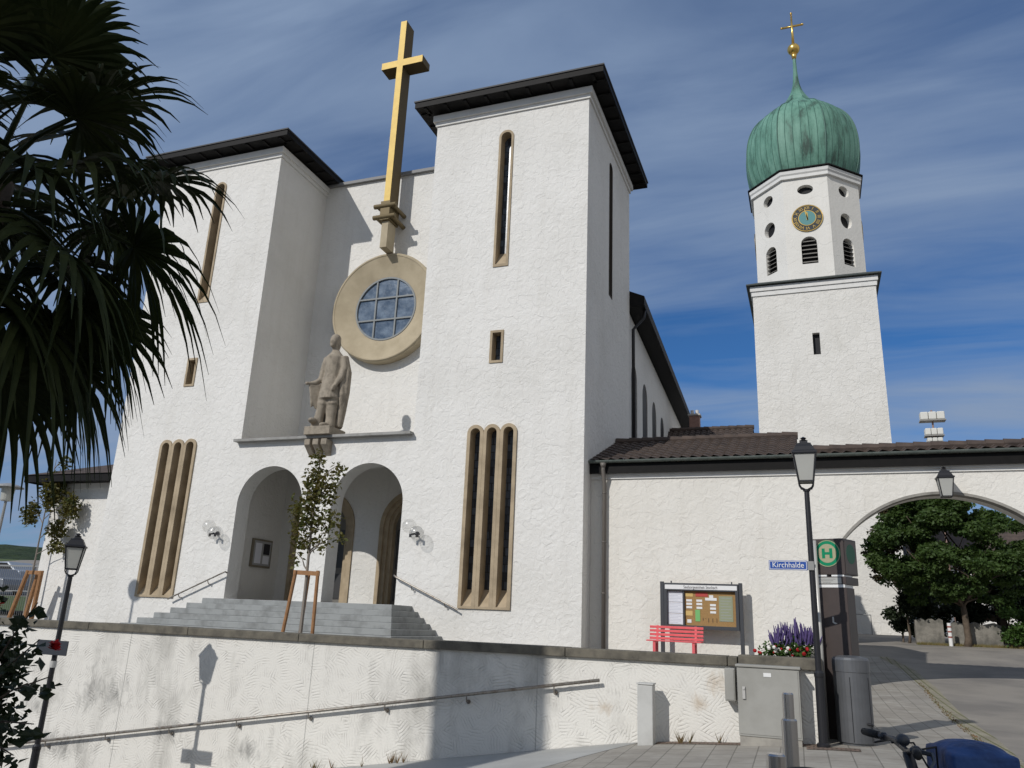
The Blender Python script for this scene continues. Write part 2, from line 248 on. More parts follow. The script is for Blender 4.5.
STATUE = mat('weathered_stone', (0.33, 0.285, 0.225), 0.9, bump=(30, 5, 0.5, 0.015), var=(6, (0.19, 0.165, 0.13), 0.42, 0.75))
EAVE = mat('dark_stained_eaves', (0.010, 0.009, 0.0085), 0.6, var=(6, (0.007, 0.0065, 0.006), 0.4, 0.7), spec=0.15)
TILE = mat('brown_roof_tiles', (0.10, 0.075, 0.062), 0.85, bump=(40, 3, 0.3, 0.01), var=(3.0, (0.055, 0.043, 0.038), 0.35, 0.7))
COPPER = copper()
SEAM = mat('copper_seam', (0.06, 0.14, 0.11), 0.6)
GUTTER = mat('weathered_gutter', (0.14, 0.16, 0.145), 0.5, metal=0.3, var=(8, (0.09, 0.11, 0.10), 0.4, 0.7))
ZINC = mat('zinc_pipe', (0.30, 0.30, 0.29), 0.5, metal=0.4)
GOLDP = mat('gold_leaf_cross', (0.55, 0.385, 0.085), 0.55, metal=0.15, var=(4, (0.45, 0.30, 0.065), 0.4, 0.8), spec=0.5)
GOLD = mat('gilded_metal', (0.75, 0.50, 0.14), 0.28, metal=0.9)
GLASS_D = leaded('dark_leaded_glass', (0.022, 0.026, 0.034), (0.10, 0.125, 0.16), (0.02, 0.02, 0.02))
GLASS_R = mat('rose_glass', (0.05, 0.075, 0.115), 0.16, var=(2.6, (0.17, 0.215, 0.275), 0.38, 0.68), bump=(6, 3, 0.4, 0.02), spec=0.6)
MUNT = mat('grey_muntin', (0.22, 0.235, 0.24), 0.6)
STEP = mat('granite_steps', (0.30, 0.31, 0.305), 0.85, bump=(50, 4, 0.3, 0.005), var=(2.5, (0.19, 0.195, 0.19), 0.45, 0.72))
BLACKM = mat('black_cast_iron', (0.02, 0.02, 0.023), 0.4, metal=0.2, spec=0.5)
GREYM = mat('dark_grey_metal', (0.055, 0.058, 0.065), 0.45, metal=0.2, spec=0.5)
STEEL = mat('brushed_steel', (0.50, 0.48, 0.46), 0.24, metal=1.0)
RAILM = mat('oxidised_rail', (0.30, 0.28, 0.25), 0.45, metal=0.6, var=(14, (0.16, 0.12, 0.09), 0.45, 0.7))
CABG = mat('grey_cabinet', (0.34, 0.335, 0.31), 0.7, var=(2.2, (0.27, 0.265, 0.24), 0.4, 0.75), bump=(40, 3, 0.08, 0.003))
POSTG = mat('pale_grey_post', (0.52, 0.52, 0.50), 0.6, var=(3, (0.43, 0.43, 0.41), 0.4, 0.7))
BING = mat('anthracite_bin', (0.15, 0.155, 0.165), 0.42, metal=0.5, spec=0.5, var=(3, (0.12, 0.125, 0.13), 0.4, 0.7))
FROST = mat('frosted_lamp_glass', (0.62, 0.62, 0.58), 0.35, trans=((0.7, 0.7, 0.65), 0.4))
BROWNM = mat('brown_stele', (0.055, 0.04, 0.036), 0.45, spec=0.5, var=(4, (0.045, 0.034, 0.03), 0.4, 0.7))
GREENS = mat('sign_green', (0.0, 0.22, 0.10), 0.4); YELS = mat('sign_pale_yellow', (0.36, 0.34, 0.22), 0.45)
BLUES = mat('sign_blue', (0.012, 0.07, 0.33), 0.4, spec=0.5); WHT = mat('sign_white', (0.75, 0.75, 0.74), 0.45)
INK = mat('print_black', (0.03, 0.03, 0.035), 0.6)
RED = mat('red_painted_slats', (0.72, 0.12, 0.13), 0.5, spec=0.5, var=(9, (0.64, 0.085, 0.10), 0.4, 0.7))
CORK = mat('cork_board', (0.36, 0.22, 0.09), 0.9, var=(40, (0.28, 0.17, 0.07), 0.4, 0.7)); PAPER = mat('white_paper', (0.72, 0.73, 0.78), 0.7)
PGREEN = mat('green_paper', (0.18, 0.45, 0.16), 0.7); PRED = mat('red_paper', (0.45, 0.07, 0.06), 0.7); PYEL = mat('yellow_paper', (0.6, 0.42, 0.16), 0.7); PGREY = mat('grey_green_paper', (0.28, 0.30, 0.20), 0.7)
WOODS = mat('stake_wood', (0.34, 0.18, 0.085), 0.85, var=(9, (0.24, 0.125, 0.06), 0.4, 0.7))
BARK = mat('bark', (0.13, 0.10, 0.075), 0.95, bump=(14, 5, 0.8, 0.02), var=(5, (0.07, 0.055, 0.04), 0.4, 0.7))
DOORW = mat('grey_timber_door', (0.20, 0.19, 0.17), 0.7, var=(4, (0.15, 0.14, 0.125), 0.4, 0.7))
DARK = mat('dark_recess', (0.012, 0.012, 0.014), 0.6)
def leafm(name, a, b, tr=(0.12, 0.2, 0.03), f=0.25, sc=9): return mat(name, a, 0.55, var=(sc, b, 0.35, 0.7), trans=(tr, f), spec=0.35)
PALM = leafm('palm_leaf', (0.014, 0.023, 0.008), (0.048, 0.058, 0.020), (0.04, 0.06, 0.012), 0.10, 4); PALM.node_tree.nodes['Principled BSDF'].inputs['Specular IOR Level'].default_value = 0.12
LEAF = leafm('tree_leaf', (0.040, 0.078, 0.019), (0.075, 0.118, 0.032), f=0.3, sc=2.5)
LEAFR = leafm('copper_leaf', (0.075, 0.045, 0.026), (0.05, 0.062, 0.024), (0.14, 0.06, 0.02), sc=2)
LEAFY = leafm('young_leaf', (0.058, 0.088, 0.022), (0.14, 0.10, 0.026), (0.18, 0.16, 0.03), 0.3, 5)
HEDGE = leafm('hedge_leaf', (0.045, 0.095, 0.018), (0.07, 0.13, 0.03), sc=3)
SHRUB = leafm('dark_shrub_leaf', (0.014, 0.026, 0.011), (0.028, 0.04, 0.016), (0.03, 0.05, 0.01), 0.15, 6)
REDF = mat('red_petals', (0.50, 0.02, 0.025), 0.6, trans=((0.5, 0.03, 0.03), 0.3)); PINKF = mat('pink_petals', (0.55, 0.05, 0.2), 0.6); WHF = mat('white_petals', (0.75, 0.72, 0.66), 0.6); LAV = mat('lavender_spikes', (0.085, 0.06, 0.17), 0.8, var=(20, (0.12, 0.085, 0.21), 0.4, 0.7))

# ------------------------------------------------------------------ mesh helpers
class MB:
    def __init__(s): s.v = []; s.f = []
    def add(s, vs, fs):
        o = len(s.v); s.v += [tuple(v) for v in vs]; s.f += [tuple(i+o for i in f) for f in fs]; return s
    def box(s, x0, x1, y0, y1, z0, z1, rot=None, c=None):
        vs = [Vector((x, y, z)) for z in (z0, z1) for y in (y0, y1) for x in (x0, x1)]
        if rot is not None: vs = [rot @ (v - c) + c for v in vs]
        return s.add(vs, [(0, 2, 3, 1), (4, 5, 7, 6), (0, 1, 5, 4), (2, 6, 7, 3), (0, 4, 6, 2), (1, 3, 7, 5)])
    def bar(s, a, b, w, h, up=(0, 0, 1)):
        a = Vector(a); b = Vector(b); d = (b-a).normalized(); u = Vector(up)
        if abs(d.dot(u)) > 0.98: u = Vector((0, 1, 0))
        x = d.cross(u).normalized(); u = x.cross(d)
        vs = [p + x*i*w/2 + u*j*h/2 for p in (a, b) for j in (-1, 1) for i in (-1, 1)]
        return s.add(vs, [(0, 1, 3, 2), (4, 6, 7, 5), (0, 4, 5, 1), (2, 3, 7, 6), (0, 2, 6, 4), (1, 5, 7, 3)])
    def tube(s, pts, rad, n=8, cap=True):
        pts = [Vector(p) for p in pts]
        if not isinstance(rad, (list, tuple)): rad = [rad]*len(pts)
        vs = []; fs = []
        ref = None
        for i, p in enumerate(pts):
            d = (pts[min(i+1, len(pts)-1)] - pts[max(i-1, 0)]).normalized()
            if ref is None:
                ref = Vector((1, 0, 0)) if abs(d.x) < 0.9 else Vector((0, 1, 0))
            x = (ref - d*ref.dot(d)).normalized(); y = d.cross(x); ref = x
            for k in range(n):
                a = 2*PI*k/n; vs.append(p + (x*math.cos(a) + y*math.sin(a))*rad[i])
        for i in range(len(pts)-1):
            for k in range(n): fs.append((i*n+k, i*n+(k+1) % n, (i+1)*n+(k+1) % n, (i+1)*n+k))
        if cap: fs.append(tuple(range(n))[::-1]); fs.append(tuple((len(pts)-1)*n+k for k in range(n)))
        return s.add(vs, fs)
    def lathe(s, prof, c, n=24, axis='z', ph=0.0):
        """prof = [(r, h)], around axis through c"""
        vs = []; fs = []; c = Vector(c)
        for r, h in prof:
            for k in range(n):
                a = 2*PI*k/n + ph
                q = Vector((r*math.cos(a), r*math.sin(a), h)) if axis == 'z' else Vector((r*math.cos(a), h, r*math.sin(a)))
                vs.append(c+q)
        for i in range(len(prof)-1):
            for k in range(n): fs.append((i*n+k, i*n+(k+1) % n, (i+1)*n+(k+1) % n, (i+1)*n+k))
        if prof[0][0] > 1e-6: fs.append(tuple(range(n)))
        if prof[-1][0] > 1e-6: fs.append(tuple((len(prof)-1)*n+k for k in range(n)))
        return s.add(vs, fs)
    def ball(s, c, r, n=12, m=8):
        r = r if isinstance(r, (tuple, list)) else (r, r, r); c = Vector(c); vs = []; fs = []
        for i in range(m+1):
            t = PI*i/m
            for k in range(n):
                a = 2*PI*k/n; vs.append((c.x+r[0]*math.sin(t)*math.cos(a), c.y+r[1]*math.sin(t)*math.sin(a), c.z+r[2]*math.cos(t)))
        for i in range(m):
            for k in range(n): fs.append((i*n+k, (i+1)*n+k, (i+1)*n+(k+1) % n, i*n+(k+1) % n))
        return s.add(vs, fs)
    def sheet(s, outer, holes, fn, depth=0.0):
        """flat polygon with holes in (u,v); fn(u,v,d)->xyz; reveals of the holes run back by depth"""
        loops = [[Vector((u, v, 0)) for u, v in outer]] + [[Vector((u, v, 0)) for u, v in h] for h in holes]
        flat = [p for l in loops for p in l]
        tr = tessellate_polygon(loops)
        s.add([fn(p.x, p.y, 0) for p in flat], [tuple(t) for t in tr])
        if depth:
            for h in holes:
                n = len(h); s.add([fn(u, v, 0) for u, v in h] + [fn(u, v, depth) for u, v in h], [(i, (i+1) % n, n+(i+1) % n, n+i) for i in range(n)])
        return s
    def ring(s, outer, inner, fn, d0, d1):
        """frame: two outlines with the same number of points, extruded d0..d1"""
        n = len(outer)
        vs = [fn(u, v, d0) for u, v in outer] + [fn(u, v, d0) for u, v in inner] + [fn(u, v, d1) for u, v in outer] + [fn(u, v, d1) for u, v in inner]
        fs = []
        for i in range(n):
            j = (i+1) % n
            fs += [(i, j, n+j, n+i), (n+i, n+j, 3*n+j, 3*n+i), (2*n+i, i+0, j, 2*n+j)]
        return s.add(vs, fs)
    def prism(s, poly, fn, d0, d1):
        n = len(poly)
        return s.add([fn(u, v, d0) for u, v in poly] + [fn(u, v, d1) for u, v in poly], [tuple(range(n)), tuple(range(2*n-1, n-1, -1))] + [(i, n+i, n+(i+1) % n, (i+1) % n) for i in range(n)])
    def quad(s, a, b, c, d): return s.add([a, b, c, d], [(0, 1, 2, 3)])
    def build(s, name, m, parent=None, smooth=False, bevel=0.0, recalc=True):
        me = bpy.data.meshes.new(name); org = Vector((0, 0, 0))
        if parent is not None:
            org = parent.location.copy(); q = parent.parent
            while q is not None: org += q.location; q = q.parent
        me.from_pydata([tuple(Vector(v)-org) for v in s.v], [], s.f)
        if recalc:
            bm = bmesh.new(); bm.from_mesh(me); bmesh.ops.recalc_face_normals(bm, faces=bm.faces); bm.to_mesh(me); bm.free()
        for mm in (m if isinstance(m, (list, tuple)) else [m]): me.materials.append(mm)
        if smooth:
            for p in me.polygons: p.use_smooth = True
        ob = bpy.data.objects.new(name, me); COL.objects.link(ob)
        if parent is not None: ob.parent = parent
        if bevel:
            b = ob.modifiers.new('bevel', 'BEVEL'); b.width = bevel; b.segments = 2; b.limit_method = 'ANGLE'; b.angle_limit = math.radians(40)
        return ob
def thing(name, loc, label, cat, group=None):
    o = bpy.data.objects.new(name, None); o.location = loc; COL.objects.link(o); o.empty_display_size = 0.2
    return tag(o, label, cat, group)
def tag(o, label=None, cat=None, group=None, kind=None):
    if label: o['label'] = label
    if cat: o['category'] = cat
    if group: o['group'] = group
    if kind: o['kind'] = kind
    return o
def struct(o): o['kind'] = 'structure'; return o
def arch(cx, z0, z1, w, n=12):
    r = w/2; zc = z1 - r
    return [(cx-r, z0), (cx+r, z0)] + [(cx+r*math.cos(PI*i/n), zc+r*math.sin(PI*i/n)) for i in range(0, n+1)]
def rect(x0, x1, z0, z1): return [(x0, z0), (x1, z0), (x1, z1), (x0, z1)]
def oval(cx, cz, rx, rz, n=24): return [(cx+rx*math.cos(2*PI*i/n), cz+rz*math.sin(2*PI*i/n)) for i in range(n)]
def facY(Y): return lambda u, v, d: (u, Y+d, v)            # facing -Y, depth goes +Y
def facX(X, s=-1): return lambda u, v, d: (X+s*d, u, v)    # facing +X (depth goes -X)
def text(body, size, fn_mat, parent, m, name='lettering', ext=0.002, align='CENTER'):
    cu = bpy.data.curves.new(name, 'FONT'); cu.body = body; cu.size = size; cu.extrude = ext; cu.align_x = align; cu.align_y = 'CENTER'
    ob = bpy.data.objects.new(name, cu); COL.objects.link(ob)
    bpy.context.view_layer.update()
    me = bpy.data.meshes.new_from_object(ob.evaluated_get(bpy.context.evaluated_depsgraph_get()))
    bpy.data.objects.remove(ob)
    me.transform(fn_mat); me.materials.clear(); me.materials.append(m)
    o = bpy.data.objects.new(name, me); COL.objects.link(o)
    if parent is not None:
        org = parent.location.copy(); q = parent.parent
        while q is not None: org += q.location; q = q.parent
        me.transform(Matrix.Translation(-org)); o.parent = parent
    return o
def upright(x, y, z, rz=0.0, sx=1.0): return Matrix.Translation((x, y, z)) @ Matrix.Rotation(rz, 4, 'Z') @ Matrix.Rotation(PI/2, 4, 'X') @ Matrix.Diagonal((sx, 1, 1, 1))
def copy_tree(o, parent=None):
    c = o.copy(); COL.objects.link(c)
    if parent is not None: c.parent = parent
    for ch in list(o.children): copy_tree(ch, c)
    return c

# ------------------------------------------------------------------ ground
def lerp(x, tab):
    if x <= tab[0][0]: return tab[0][1]
    for (a, b), (c, d) in zip(tab, tab[1:]):
        if x <= c:
            t = (x-a)/(c-a); return b+(d-b)*t
    return tab[-1][1]
def smooth_tab(x, tab, w): return (lerp(x-w, tab)+lerp(x-w/2, tab)+lerp(x, tab)+lerp(x+w/2, tab)+lerp(x+w, tab))/5
GX = [(-60, -9.2), (-48, -9.0), (-2.4, -1.56), (0.2, -1.385), (3, -1.37), (60, -1.2), (400, 0)]
GY = [(-400, -4), (-20, -0.45), (0, -0.15), (11.5, 0), (18, 0.005), (21, 0.12), (24, 0.29), (27, 0.50), (30, 0.78), (33, 1.08), (36, 1.18), (60, 1.9), (200, 4), (3000, 4)]
def sst(a, b, x):
    t = max(0.0, min(1.0, (x-a)/(b-a))); return t*t*(3-2*t)
def gz(x, y): return smooth_tab(x, GX, 0.5) + smooth_tab(y, GY, 0.8)
def grid(xs, ys, fz, dz=0.0):
    m = MB(); nx = len(xs)
    m.add([(x, y, fz(x, y)+dz) for y in ys for x in xs], [(j*nx+i, j*nx+i+1, (j+1)*nx+i+1, (j+1)*nx+i) for j in range(len(ys)-1) for i in range(nx-1)])
    return m
def frange(a, b, s): n = max(1, int(round((b-a)/s))); return [a+(b-a)*i/n for i in range(n+1)]
ASPH = mat('asphalt', (0.29, 0.265, 0.23), 0.9, bump=(90, 4, 0.5, 0.006), var=(0.55, (0.20, 0.185, 0.165), 0.38, 0.64))
PAV = paver('pavement_slabs', 0.42, 0.28, (0.36, 0.34, 0.30), (0.325, 0.305, 0.27), (0.20, 0.19, 0.165), rotz=PI/2-0.02, msize=0.03)
COBB = paver('small_cobbles', 0.11, 0.09, (0.25, 0.175, 0.14), (0.19, 0.15, 0.125), (0.11, 0.09, 0.07), msize=0.15)
GUT = paver('edging_stones', 0.16, 0.16, (0.36, 0.33, 0.26), (0.31, 0.285, 0.23), (0.17, 0.17, 0.08), rotz=PI/2-0.02, msize=0.12)
TERR = paver('terrace_paving', 0.5, 0.5, (0.26, 0.25, 0.225), (0.22, 0.21, 0.19), (0.12, 0.115, 0.1))
xs = [-3000, -1200, -500, -200, -100, -60] + frange(-50, 14, 0.5) + [18, 25, 40, 60, 120, 300, 800, 3000]
ys = [-2500, -800, -200, -60] + frange(-30, 42, 0.5) + [46, 52, 60, 80, 120, 200, 400, 1000, 3000]
struct(grid(xs, ys, gz).build('road', ASPH, smooth=True))
def kx(y): return lerp(y, [(-10, 1.2), (4, 1.62), (11.5, 1.93), (14.5, 2.13), (19.7, 2.3), (23, 2.42), (27, 2.35), (30, 1.9), (34, 0.9)])
def strip(fl, fr, y0, y1, name, m, dz, step=0.25, n=10):
    b = MB(); ysl = frange(y0, y1, step); vs = []
    for y in ysl:
        a, c = fl(y), fr(y)
        vs += [(a+(c-a)*i/n, y, gz(a+(c-a)*i/n, y)+dz) for i in range(n+1)]
    b.add(vs, [(j*(n+1)+i, j*(n+1)+i+1, (j+1)*(n+1)+i+1, (j+1)*(n+1)+i) for j in range(len(ysl)-1) for i in range(n)])
    return struct(b.build(name, m, smooth=True))
def pl(y): return -2.45-0.42*(12.3-y) if y < 12.3 else 0.06
strip(pl, kx, -6, 12.28, 'pavement', PAV, 0.004)
strip(lambda y: 0.06, kx, 12.28, 30, 'pavement', PAV, 0.004)
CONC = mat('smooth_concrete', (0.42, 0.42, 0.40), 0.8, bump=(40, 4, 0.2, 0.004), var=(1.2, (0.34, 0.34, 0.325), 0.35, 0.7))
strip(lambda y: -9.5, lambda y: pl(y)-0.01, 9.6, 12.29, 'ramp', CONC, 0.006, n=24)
strip(lambda y: kx(y)-0.02, lambda y: kx(y)+0.3, -6, 30, 'edging', GUT, 0.008, n=2)
strip(lambda y: -2.2, lambda y: 0.05, 12.02, 12.28, 'cobble_edge', COBB, 0.009, step=0.1)
strip(lambda y: -0.2, lambda y: 0.45, 11.75, 12.018, 'cobble_patch', COBB, 0.009, step=0.1)
TZ = -0.72
tb = MB(); tb.box(-60, 0.04, 12.33, 70, -9.5, TZ); struct(tb.build('terrace', TERR))

# far land at the left: field and wooded hill
FIELD = mat('field_grass', (0.06, 0.10, 0.025), 0.95, var=(0.01, (0.10, 0.12, 0.04), 0.4, 0.7))
WOODHILL = mat('wooded_hill', (0.018, 0.034, 0.014), 0.95, var=(0.06, (0.035, 0.055, 0.022), 0.4, 0.7), bump=(0.15, 5, 1.0, 3.0))
fx = frange(-1500, -90, 30)
def fzf(x, y): 
    d = max(0.0, math.hypot(x, y)-120)
    return -4 + min(d*0.055, 45) + 2*math.sin(x*0.01)
struct(grid(fx, frange(70, 1400, 30), fzf).build('field', FIELD, smooth=True))
hb = MB()
def hz(x, y):
    d = math.hypot(x, y); t = max(0, min(1, (d-900)/350))
    return -10 + t*(78 + 16*noise.noise((x*0.004, y*0.004, 0)) + 5*noise.noise((x*0.03, y*0.03, 1)))
struct(grid(frange(-2300, -350, 20), frange(300, 2000, 20), hz).build('hill', WOODHILL, smooth=False))

# ------------------------------------------------------------------ church
CX, FY, RY = -13.63, 20.0, 22.9
XI, XO = 3.05, 8.16            # half widths: inner and outer tower edges
TB = 25.8                      # back of the towers
ZT, ZL = 15.86, 5.1
church = thing('church', (CX, FY, TZ), 'white church with twin square towers, tall gilded cross and dark eaves', 'church')
w = MB()
F = facY(FY)
outer = [(CX-XO, TZ-0.3), (CX+XO, TZ-0.3), (CX+XO, ZT), (CX+XI, ZT), (CX+XI, ZL), (CX-XI, ZL), (CX-XI, ZT), (CX-XO, ZT)]
WC = 5.51                      # window axis from church axis
LIT = 0.497
def trip(cx): return [arch(cx+(k-1)*LIT, 0.30, 5.29, LIT, 10) for k in range(3)]
def trip_outline(cx):
    pts = [(cx-1.5*LIT, 0.30), (cx+1.5*LIT, 0.30)]
    for k in (2, 1, 0):
        c = cx+(k-1)*LIT; r = LIT/2
        pts += [(c+r*math.cos(PI*i/10), 5.29-r+r*math.sin(PI*i/10)) for i in range(0 if k == 2 else 1, 11)]
    return pts
holes = []
for sgn in (-1, 1):
    c = CX+sgn*WC
    holes += [arch(c, 10.13, 14.82, 0.49, 12), rect(c-0.21, c+0.21, 7.1, 8.1), trip_outline(c)]
PZ = 0.31
ports = [arch(CX+s*1.69, PZ, 4.3, 2.36, 28) for s in (-1, 1)]
w.sheet(outer, holes, F, 0.45)
# porch arches are cut in the middle part, reveals 0.6 deep
m2 = MB()
w = MB(); w.sheet(outer, holes+ports, F, 0.0)
for h in holes: 
    n = len(h); w.add([F(u, v, 0) for u, v in h]+[F(u, v, 0.45) for u, v in h], [(i, (i+1) % n, n+(i+1) % n, n+i) for i in range(n)])
for h in ports:
    n = len(h); w.add([F(u, v, 0) for u, v in h]+[F(u, v, 0.6) for u, v in h], [(i, (i+1) % n, n+(i+1) % n, n+i) for i in range(n)])
# porch room
pin = facY(FY+0.6)
PX = 3.35
w.sheet([(CX-PX, PZ-0.3), (CX+PX, PZ-0.3), (CX+PX, 4.75), (CX-PX, 4.75)], ports, pin, 0)
doors = [arch(CX+s*1.69, PZ-0.002, 4.02, 2.42, 24) for s in (-1, 1)]
PB = FY+3.05
w.sheet([(CX-PX, PZ-0.3), (CX+PX, PZ-0.3), (CX+PX, 4.75), (CX-PX, 4.75)], doors, facY(PB), 0.5)
for s in (-1, 1):
    X = CX+s*PX; w.quad((X, FY+0.6, PZ-0.3), (X, PB, PZ-0.3), (X, PB, 4.75), (X, FY+0.6, 4.75))
w.quad((CX-PX, FY+0.6, 4.75), (CX+PX, FY+0.6, 4.75), (CX+PX, PB, 4.75), (CX-PX, PB, 4.75))
# tower outer and inner sides, backs
swin = arch(22.9, 10.05, 14.9, 0.46, 12)
w.sheet([(FY, TZ-0.3), (TB, TZ-0.3), (TB, ZT), (FY, ZT)], [swin], lambda u, v, d: (CX+XO-d, u, v), 0.25)
w.sheet([(FY, TZ-0.3), (TB, TZ-0.3), (TB, ZT), (FY, ZT)], [swin], lambda u, v, d: (CX-XO+d, u, v), 0.25)
for s in (-1, 1):
    X = CX+s*XI
    w.quad((X, FY, ZL), (X, TB, ZL), (X, TB, ZT), (X, FY, ZT))
    w.quad((CX+s*XO, TB, TZ), (X, TB, TZ), (X, TB, ZT), (CX+s*XO, TB, ZT))
    w.quad((CX+s*XI, FY, ZT), (CX+s*XO, FY, ZT), (CX+s*XO, TB, ZT), (CX+s*XI, TB, ZT))
# recess wall
w.box(CX-XI, CX+XI, RY, RY+0.45, ZL-0.1, 15.78)
wall = w.build('wall', WHITE, church, recalc=False)
# cornices, ledge, coping as trim part
for s in (-1, 1):
    c = MB(); x0, x1 = sorted((CX+s*XI, CX+s*XO))
    for (e, z0, z1) in ((0.05, 15.42, 15.56), (0.12, 15.56, 15.78)):
        c.box(x0-e, x1+e, FY-e, FY-0.002, z0, z1); c.box(x1+0.002, x1+e, FY-0.001, TB+e, z0, z1); c.box(x0-e, x0-0.002, FY-0.001, TB+e, z0, z1)
    c.build('cornice', TRIM, church)
c = MB(); c.box(CX-XI+0.003, CX+XI-0.003, RY-0.12, RY+0.57, 15.783, 15.90); c.build('coping', mat('grey_metal_coping', (0.22, 0.22, 0.22), 0.6), church)
c = MB(); c.prism([(FY-0.22, ZL-0.02), (FY-0.22, ZL+0.06), (RY-0.002, ZL+0.10), (RY-0.002, ZL-0.02)], lambda u, v, d: (CX-XI+0.004+d, u, v), -0.12, 2*XI-0.12+0.112)
c.build('ledge', mat('grey_ledge', (0.33, 0.325, 0.31), 0.85, var=(3, (0.24, 0.235, 0.22), 0.4, 0.7)), church)
# windows
def frame_for(mb, out_pts, inn_pts, fn, d0, d1): mb.ring(out_pts, inn_pts, fn, d0, d1)
def narrow_window(parent, fn, cx, z0, z1, ww, name, dglass, th=0.075, sill=0.42, m=STONE, proud=-0.03, top=True):
    f = MB()
    o_ = arch(cx, z0-0.004, z1, ww-0.006, 12) if top else rect(cx-ww/2+0.003, cx+ww/2-0.003, z0+0.003, z1-0.003)
    i_ = arch(cx, z0+th, z1-th, ww-2*th, 12) if top else rect(cx-ww/2+th, cx+ww/2-th, z0+th, z1-th)
    f.ring(o_, i_, fn, proud, dglass)
    if sill:      # sloping stone sill
        x0, x1 = cx-ww/2+th+0.001, cx+ww/2-th-0.001
        f.add([fn(x0, z0+th, 0.0), fn(x1, z0+th, 0.0), fn(x1, z0+th+sill, dglass-0.005), fn(x0, z0+th+sill, dglass-0.005)], [(0, 1, 2, 3)])
    wn = f.build(name, m, parent, recalc=False)
    g = MB(); g.sheet(i_, [], lambda u, v, d: fn(u, v, dglass-0.01)); g.build('glass', GLASS_D, wn, recalc=False)
    return wn
for s in (-1, 1):
    cx = CX+s*WC
    narrow_window(church, F, cx, 10.13, 14.82, 0.49, 'slit_window', 0.32, sill=0.5)
    narrow_window(church, F, cx, 7.1, 8.1, 0.42, 'small_window', 0.3, sill=0, top=False)
    tw = MB(); lg = MB()
    for k in range(3):
        c_ = cx+(k-1)*LIT; o_ = arch(c_, 0.296, 5.288, LIT-0.004, 12); i_ = arch(c_, 0.36, 5.19, LIT-0.20, 12)
        tw.ring(o_, i_, F, -0.05, 0.34)
        x0, x1 = c_-LIT/2+0.10, c_+LIT/2-0.10
        tw.add([F(x0, 0.36, 0.0), F(x1, 0.36, 0.0), F(x1, 0.80, 0.33), F(x0, 0.80, 0.33)], [(0, 1, 2, 3)])
        lg.sheet(i_, [], lambda u, v, d: F(u, v, 0.33))
    t_ = tw.build('triple_window', STONE, church, recalc=False); lg.build('glass', GLASS_D, t_, recalc=False)
    fs = (lambda u, v, d: (CX+XO-d, u, v)) if s > 0 else (lambda u, v, d: (CX-XO+d, u, v))
    narrow_window(church, fs, 22.9, 10.05, 14.9, 0.46, 'slit_window', 0.22, th=0.05, sill=0.0, proud=-0.01, m=mat('dark_stone', (0.07, 0.06, 0.05), 0.9))
# tower roofs with rafters
for s in (-1, 1):
    xc = CX+s*(XI+XO)/2; hw = (XO-XI)/2+0.58; y0, y1 = FY-0.58, TB+0.55; yc = (y0+y1)/2
    r = MB()
    r.box(xc-hw+0.05, xc+hw-0.05, y0+0.05, y1-0.05, 15.87, 15.93)            # boarded soffit
    for (a, b, c0, c1) in ((xc-hw, xc+hw, y0, y0+0.05), (xc-hw, xc+hw, y1-0.05, y1)): r.box(a, b, c0, c1, 15.86, 16.08)
    for (a, b) in ((xc-hw, xc-hw+0.05), (xc+hw-0.05, xc+hw)): r.box(a, b, y0+0.051, y1-0.051, 15.87, 16.06)
    rf = r.build('eaves', EAVE, church)
    for k in range(9):
        q = MB(); x = xc-hw+0.35+k*(2*hw-0.7)/8; q.box(x-0.05, x+0.05, y0+0.055, FY-0.125, 15.82, 15.869); q.build('rafter', EAVE, rf)
    for k in range(10):
        y = y0+0.4+k*(y1-y0-0.8)/9
        q = MB(); q.box(xc-hw+0.055, xc-hw+0.42, y-0.05, y+0.05, 15.82, 15.869); q.build('rafter', EAVE, rf)
        q = MB(); q.box(xc+hw-0.42, xc+hw-0.055, y-0.05, y+0.05, 15.82, 15.869); q.build('rafter', EAVE, rf)
    t = MB(); ov = 0.03; z0 = 16.063
    b = [(xc-hw-ov, y0-ov, z0), (xc+hw+ov, y0-ov, z0), (xc+hw+ov, y1+ov, z0), (xc-hw-ov, y1+ov, z0)]
    t.add(b+[(p[0], p[1], z0+0.05) for p in b]+[(xc, yc, z0+0.9)], [(0, 3, 2, 1), (0, 1, 5, 4), (1, 2, 6, 5), (2, 3, 7, 6), (3, 0, 4, 7), (4, 5, 8), (5, 6, 8), (6, 7, 8), (7, 4, 8)])
    t.build('tower_roof', mat('dark_roof_sheet', (0.05, 0.05, 0.052), 0.6), church)
# round window
rc = (CX+0.10, 0, 10.42)
r = MB(); r.lathe([(2.04, RY-0.003), (2.04, RY-0.36), (2.0, RY-0.41), (1.95, RY-0.41), (1.92, RY-0.385), (1.2, RY-0.16), (1.2, RY-0.10)], rc, 72, 'y')
r.f = [f for f in r.f if len(f) == 4]
rw = r.build('round_window', RINGST, church, smooth=False)
g = MB(); g.lathe([(1.2, RY-0.12), (0.0, RY-0.12)], rc, 48, 'y'); g.f = [f for f in g.f if len(f) == 4]; g.build('glass', GLASS_R, rw)
g = MB()
for k in (-1, 1):
    hh = math.sqrt(1.19**2-0.41**2)
    g.box(rc[0]+k*0.41-0.028, rc[0]+k*0.41+0.028, RY-0.17, RY-0.122, rc[2]-hh, rc[2]+hh); g.box(rc[0]-hh, rc[0]+hh, RY-0.175, RY-0.124, rc[2]+k*0.41-0.028, rc[2]+k*0.41+0.028)
g.lathe([(1.2, RY-0.18), (1.14, RY-0.18), (1.14, RY-0.122)], rc, 48, 'y'); g.f = [f for f in g.f if len(f) in (4,)]
g.build('muntin', MUNT, rw)
